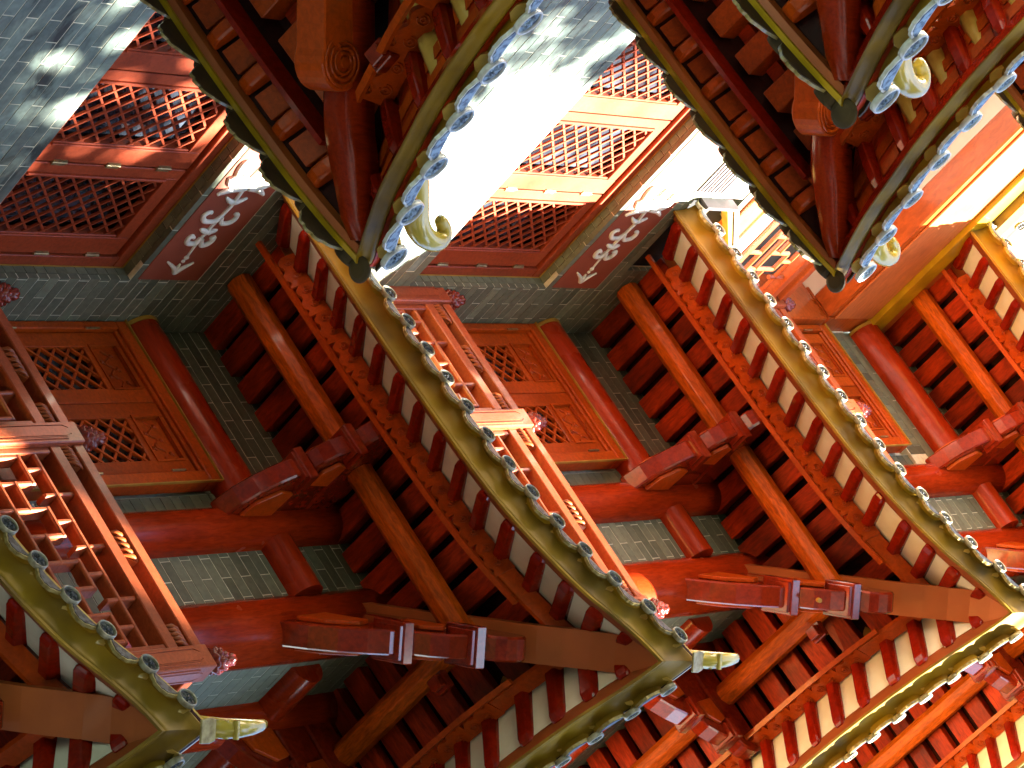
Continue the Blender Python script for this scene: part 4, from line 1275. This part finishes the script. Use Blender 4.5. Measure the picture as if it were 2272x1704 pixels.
def back_meshes():
    a = MB(); lip = MB(); w, h, n = 0.240, 0.215, 20
    bot = []
    for i in range(n+1):
        x = -1+2*i/n
        bot.append((x*w/2, -h*(1-abs(x)**2.6)*0.80 - 0.07*h*abs(math.sin((x+1)*math.pi*2.5)) - 0.02))
    for i in range(n):
        for mb, o0, o1, y0, y1 in ((a, 0.0, 0.004, -0.008, 0.004), (lip, -0.0045, 0.0, -0.004, 0.008)):
            (x0, z0), (x1, z1) = bot[i], bot[i+1]
            top0, top1 = (0.02, 0.02) if mb is a else (z0+0.003, z1+0.003)
            zz0, zz1 = (z0, z1) if mb is a else (z0-0.004, z1-0.004)
            p = [(x0, y0, top0), (x1, y0, top1), (x1, y0, zz1), (x0, y0, zz0)]
            q = [(x, y1, z) for x, _, z in p]
            mb.add(p+q, [(0, 1, 2, 3), (7, 6, 5, 4), (0, 4, 5, 1), (2, 6, 7, 3)])
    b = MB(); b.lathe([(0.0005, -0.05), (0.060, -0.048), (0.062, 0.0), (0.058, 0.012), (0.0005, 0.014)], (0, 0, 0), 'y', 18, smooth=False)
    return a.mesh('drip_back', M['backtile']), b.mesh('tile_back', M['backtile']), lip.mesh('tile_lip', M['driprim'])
BACK = back_meshes()

p1 = make_porch('porch_canopy', (2.20, -3.08), 'porch roof wedge pointing down left of centre, with white curled horn')
p2 = copy_tree(p1, dz=3.6); p2['label'] = 'large porch roof wedge pointing down right of centre, behind a nearer one'
p3 = copy_tree(p1, dz=7.2); p3['label'] = 'porch roof of which only a gilt edge shows at the top right'
q1 = make_porch('porch_canopy', (3.247, -5.145), 'nearest small wedge of porch roof at the top edge, horn in front of another roof')

# ------------------------------------------------------------------ upper storey side wall, behind the right hand porch roof
t = thing('upper_side_wall', (-0.3, -1.5, 17.0), 'pale sunlit wall with orange boards and a deep lacquered beam, upper right', 'wall')
m = MB(); m.box(-0.9, -0.62, -3.3, -0.05, 16.86, 20.8); m.build('plaster_wall', M['whitewall'], t)
m = MB(); m.box(-0.62, -0.001, -3.3, 0.0, 20.175, 21.5); m.build('upper_wall', M['tanwood'], t)
m = MB(); m.box(-0.62, -0.20, -3.3, 0.0, 19.46, 19.60); m.build('plaster_ceiling', M['whitewall'], t)
m = MB(); m.box(-0.205, -0.012, -3.3, -0.16, 19.43, 19.985); m.build('lacquered_beam', M['orange'], t, bevel=0.012)
m = MB(); m.box(-0.0115, 0.006, -3.3, -0.16, 19.50, 19.985); m.build('beam_facing', M['tanwood'], t, bevel=0.006)
m = MB(); m.box(-0.60, -0.01, -0.15, -0.03, 18.0, 19.44); m.build('end_board', M['orange'], t, bevel=0.01)
m = MB(); m.box(-0.3, -0.005, -0.158, 0.0, 19.446, 19.985); m.build('beam_end', M['orange'], t, bevel=0.01)
m = MB(); m.box(-0.40, 0.010, -3.3, -1.10, 17.02, 17.09); m.build('cornice', M['brick'], t)
m = MB(); m.box(-0.40, 0.030, -3.3, -0.90, 17.095, 17.30); m.build('fascia_board', M['tanwood'], t, bevel=0.006)
m = MB(); m.box(-0.40, 0.050, -3.3, -0.42, 17.305, 17.46); m.build('slab_edge', M['whitewall'], t, bevel=0.006)
m = MB(); m.box(-0.40, 0.0, -3.3, -1.29, 16.862, 17.018); m.build('brick_band', M['whitewall'], t)
r4 = thing('side_railing', (0.035, -1.5, 17.4), 'sunlit meander railing turning the corner beside the porch roof tip', 'railing', 'balcony railings on the eaves')
for (z0, z1) in ((18.413, 18.478), (18.252, 18.322), (17.47, 17.53)):
    a = MB(); a.box(0.0, 0.07, -3.0, -0.42, z0, z1); a.build('side_rail', M['rail'], r4, bevel=0.005)
def fret_side(par):
    def b(A, B):
        m = MB(); m.tube([(0.035, A[0], A[1]), (0.035, B[0], B[1])], 0.0155, 8, smooth=False); m.build('fret_bar', M['rail'], par)
    Z = [z+7.2 for z in FZ]
    for k in range(30):
        y = -0.46-FP*k; c = k % 4
        if c == 0: b((y, Z[3]), (y, Z[4])); b((y-0, Z[4]), (y-4*FP, Z[4])); b((y+FP, Z[3]), (y-FP, Z[3])); b((y-FP, Z[2]), (y-3*FP, Z[2])); b((y+FP, Z[1]), (y-3*FP, Z[1])); b((y, Z[0]), (y-4*FP, Z[0]))
        elif c == 1: b((y, Z[1]), (y, Z[3])); b((y, Z[0]-0.15), (y, Z[0]))
        elif c == 2: b((y, Z[3]+0.04), (y, Z[5]))
        else: b((y, Z[1]-0.11), (y, Z[3]))
fret_side(r4)
# louvred vent; dark bars paint the shade inside its slits
v = thing('louvre_vent', (0, -1.55, 16.6), 'small louvred vent with thin dark slits in the white sunlit wall', 'vent')
m = MB(); m.box(-0.033, 0.0, -1.75, -1.335, 16.455, 16.75); m.build('vent_plate', M['whitewall'], v)
for k in range(8):
    z = 16.458+0.0372*k
    m = MB(); m.box(0.001, 0.007, -1.75, -1.335, z, z+0.013)
    m.build('slat', M['soot2'], v)
m = MB(); m.box(-0.012, 0.006, -1.334, -1.318, 16.44, 16.765); m.build('vent_edge', M['whitewall'], v)
# pocket beside the eave end; a near-black plate paints its shade
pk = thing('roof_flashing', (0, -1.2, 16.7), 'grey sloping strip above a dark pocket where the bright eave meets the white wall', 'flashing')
m = MB()
m.prism([(-1.285, 16.56), (-1.262, 16.56), (-1.262, 16.875), (-0.74, 17.46), (-0.76, 17.50), (-1.285, 16.905)], (0, 1, 0), (0, 0, 1), (0, 0, 0), 0.002, 0.085)
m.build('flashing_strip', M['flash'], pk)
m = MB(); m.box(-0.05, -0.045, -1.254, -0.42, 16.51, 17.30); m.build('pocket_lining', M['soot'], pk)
m = MB(); m.prism([(-1.261, 16.80), (-1.250, 16.82), (-0.80, 17.355), (-0.80, 17.38), (-1.261, 16.87)], (0, 1, 0), (0, 0, 1), (0, 0, 0), 0.002, 0.075); m.build('trim_line', M['trim'], pk)

# eave that runs along the upper side wall
TOP = (0.42, 0.39)
se = thing('side_eave', (0.05, -1.5, 20.1), 'gold gutter and tile ends running above the orange beam at the far right', 'roof')
SF = Fr((0.0, 0.0), (0, -1), (-1, 0), 20.0, lambda s: 0.0, 3.2, (9, 10))
m = MB(); SF.strip(m, [(0.3, -0.012), (-0.045, -0.012), (-0.045, 0.17), (0.3, 0.17)], s0=0.0); m.build('gilt_board', M['goldline'], se)
m = MB(); SF.strip(m, [(-0.01, 0.172), (-0.10, 0.20), (-0.13, 0.27), (-0.13, 0.34), (-0.01, 0.34)], s0=1.10); m.build('gilt_underside', M['gold'], se)
m = MB(); SF.strip(m, [(-0.13, 0.345), (0.9, 0.60), (0.9, 0.8), (-0.13, 0.40)], s0=1.1); m.build('roof_deck', M['deck'], se)
tile_row(se, SF, 1.15, 3.0, 0.187, rim_m, face_m, drip_m, dripf_m, -0.14, 0.36, math.radians(-10))
m = MB(); m.lathe([(0.0005, -0.06), (0.04, -0.05), (0.055, 0.0), (0.04, 0.05), (0.0005, 0.07)], (0.10, -1.10, 20.33), 'z', 12)
for k in range(7):
    a = k*0.9; m.lathe([(0.0005, -0.02), (0.022, 0), (0.0005, 0.02)], (0.10+0.05*math.cos(a), -1.10+0.05*math.sin(a), 20.30+0.012*k), 'z', 7)
m.build('cast_ornament', M['tilerim'], se)

# ------------------------------------------------------------------ tree across the courtyard, outside the picture, that dapples the wall
def make_tree(name, base, trunk_top, blobs, label, nleaf, seed, size=0.16):
    rnd = random.Random(seed)
    t = thing(name, base, label, 'tree', 'courtyard trees')
    m = MB(); b = Vector(base); tt = Vector(trunk_top)
    m.tube([b, b.lerp(tt, 0.3)+Vector((0.2, -0.1, 0)), b.lerp(tt, 0.65)+Vector((-0.15, 0.15, 0)), tt], [0.42, 0.33, 0.25, 0.14], 12)
    blobs = [(b_+(1.0,))[:3] for b_ in blobs]
    for (c, r, _d) in blobs:
        c = Vector(c); s0 = b.lerp(tt, 0.72+0.25*rnd.random())
        m.tube([s0, s0.lerp(c, 0.5)+Vector((0, 0, -0.3)), c], [0.12, 0.08, 0.03], 7)
    m.build('trunk', M['bark'], t)
    m = MB()
    vol = sum(r**3 for _, r, _d in blobs)
    for (c, r, _d) in blobs:
        c = Vector(c)
        for _ in range(int(nleaf*_d*r**3/vol)):
            d = Vector((rnd.gauss(0, 1), rnd.gauss(0, 1), rnd.gauss(0, 1))).normalized()*r*(rnd.random()**0.4)
            p = c+d
            a = Vector((rnd.gauss(0, 1), rnd.gauss(0, 1), rnd.gauss(0, 1))).normalized()
            e = a.cross(Vector((0.3, 0.5, 0.8))).normalized(); s_ = size*(0.6+0.8*rnd.random())
            m.add([p-a*s_, p+e*s_*0.5, p+a*s_, p-e*s_*0.5], [(0, 1, 2, 3)])
    m.build('crown', M['leaf'], t)
    return t
TREES = True
if TREES:
    k = 11.0
    # canopy parts placed along the sun's direction from the wall they shade
    def along(y, z, dist, dx=0.0):
        p = Vector((0, y, z)) + SUN_DIR*dist
        return (p.x, p.y, p.z)
    blobs = [(along(-3.0, 10.8, 15.5), 1.5, 0.11), (along(-1.25, 11.3, 15.8), 0.95, 0.22), (along(-2.9, 12.6, 15.0), 1.2, 0.13), (along(-2.75, 13.9, 15.3), 0.85, 0.14), (along(0.75, 10.4, 16.5), 0.85), (along(-3.3, 14.9, 15.5), 1.1, 0.3), (along(1.6, 9.0, 16.0), 1.2), (along(-2.0, 9.2, 16.0), 1.4, 0.2),
             (along(-0.3, 7.6, 16.3), 1.45), (along(1.6, 7.2, 16.8), 1.4), (along(-2.2, 7.2, 16.8), 1.4), (along(3.4, 8.6, 16.3), 1.4), (along(-1.4, 9.2, 15.2), 0.9), (along(-0.10, 10.9, 15.4), 0.70), (along(-0.15, 12.0, 15.6), 0.75), (along(3.3, 6.7, 16.5), 1.5), (along(0.95, 8.7, 15.6), 0.85), (along(-0.9, 8.6, 16.0), 0.9), (along(4.9, 7.6, 16.6), 1.5), (along(-4.4, 10.0, 16.0), 1.6), (along(-4.6, 12.6, 16.0), 1.3), (along(-4.0, 7.4, 16.0), 1.6)]
    make_tree('broadleaf_tree', (12.6, -5.0, -1.7), (12.2, -5.2, 19.0), blobs, 'tall leafy tree across the courtyard, outside the picture, dappling the wall', 70000, 3)

    rnd = random.Random(5)
    for k, (x, y, top) in enumerate(((17, -13, 14.0), (19, -5, 15.5), (20, 4, 15.5), (16, 12, 15.0), (14, -12.5, 9.0), (-6, -12, 9.0), (-9, -8, 10.0))):  # unseen trees added to block sky and darken the lowest storey
        bl = [((x+rnd.uniform(-2, 2), y+rnd.uniform(-2, 2), top-rnd.uniform(1.5, 12.0)), rnd.uniform(2.2, 3.2)) for _ in range(10)]
        make_tree('courtyard_tree', (x, y, -1.7), (x, y, top-2.5), bl,
                  ['round green tree', 'spreading green tree', 'dense green tree', 'tall bushy tree', 'low bushy tree', 'wide leafy tree', 'small leafy tree'][k]+' at the rim of the courtyard, outside the picture', 7000, 20+k, 0.45)

    ob = thing('opposite_building', (8, -16, -1.7), 'tall plain brick building opposite the tower, outside the picture', 'building')  # added block, keeps sky light off the lower storeys
    m = MB(); m.box(-12, 16, -24, -15, -1.7, 19.5); m.build('wall', M['oldbrick'], ob)
    m = MB(); m.box(-12.5, 16.5, -24.5, -14.3, 19.5, 19.9); m.build('roof', M['rooftile'], ob)
    for fz in range(5):
        for fx in range(9):
            m = MB(); m.box(-10.5+3*fx, -9.2+3*fx, -15.0, -14.95, 0.2+3.6*fz, 2.0+3.6*fz); m.build('window', M['glass'], ob)

    pb = thing('porch_bay', (0.0, -8, -1.7), 'pale plastered bay wall that carries the porch roofs, just outside the top of the picture', 'wall')  # unseen bay added to bounce sun onto the upper soffits
    m = MB(); m.box(-3, 0.55, -12.5, -4.9, 12.5, 24.0); m.build('plaster_wall', M['palewall'], pb)
    m = MB(); m.box(-3, 0.56, -12.5, -4.9, -1.7, 12.495); m.build('brick_base', M['oldbrick'], pb)  # base kept dark so little sun bounces from low down

    bl = [((8.2, 0.6, 10.4), 1.9), ((8.6, -1.6, 9.6), 1.7), ((7.8, 3.2, 10.6), 2.0), ((8.0, 1.5, 7.6), 2.0), ((7.6, 4.8, 8.4), 2.0), ((7.4, 6.5, 10.6), 2.0), ((9.6, -2.6, 7.4), 1.6), ((6.6, 2.6, 7.2), 1.5), ((6.4, 5.0, 11.6), 1.5), ((7.2, 0.9, 12.1), 1.25), ((7.6, -0.9, 11.7), 1.2)]  # unseen crowns added to keep light off the lowest storey
    make_tree('camphor_tree', (9.4, 2.4, -1.7), (8.6, 2.2, 9.5), bl, 'dark broad tree close to the tower on its right, outside the picture', 26000, 77, 0.20)
    bl = [((3.2, -9.6, 9.6), 1.7), ((4.6, -10.6, 8.2), 1.8), ((2.4, -10.2, 7.0), 1.7), ((1.8, -8.4, 8.6), 1.2)]  # unseen crowns added to shade the low walls near the porch
    make_tree('camphor_tree', (3.4, -11.6, -1.7), (3.4, -10.8, 8.4), bl, 'dark bushy tree close to the porch bay, outside the picture', 12000, 78, 0.20)
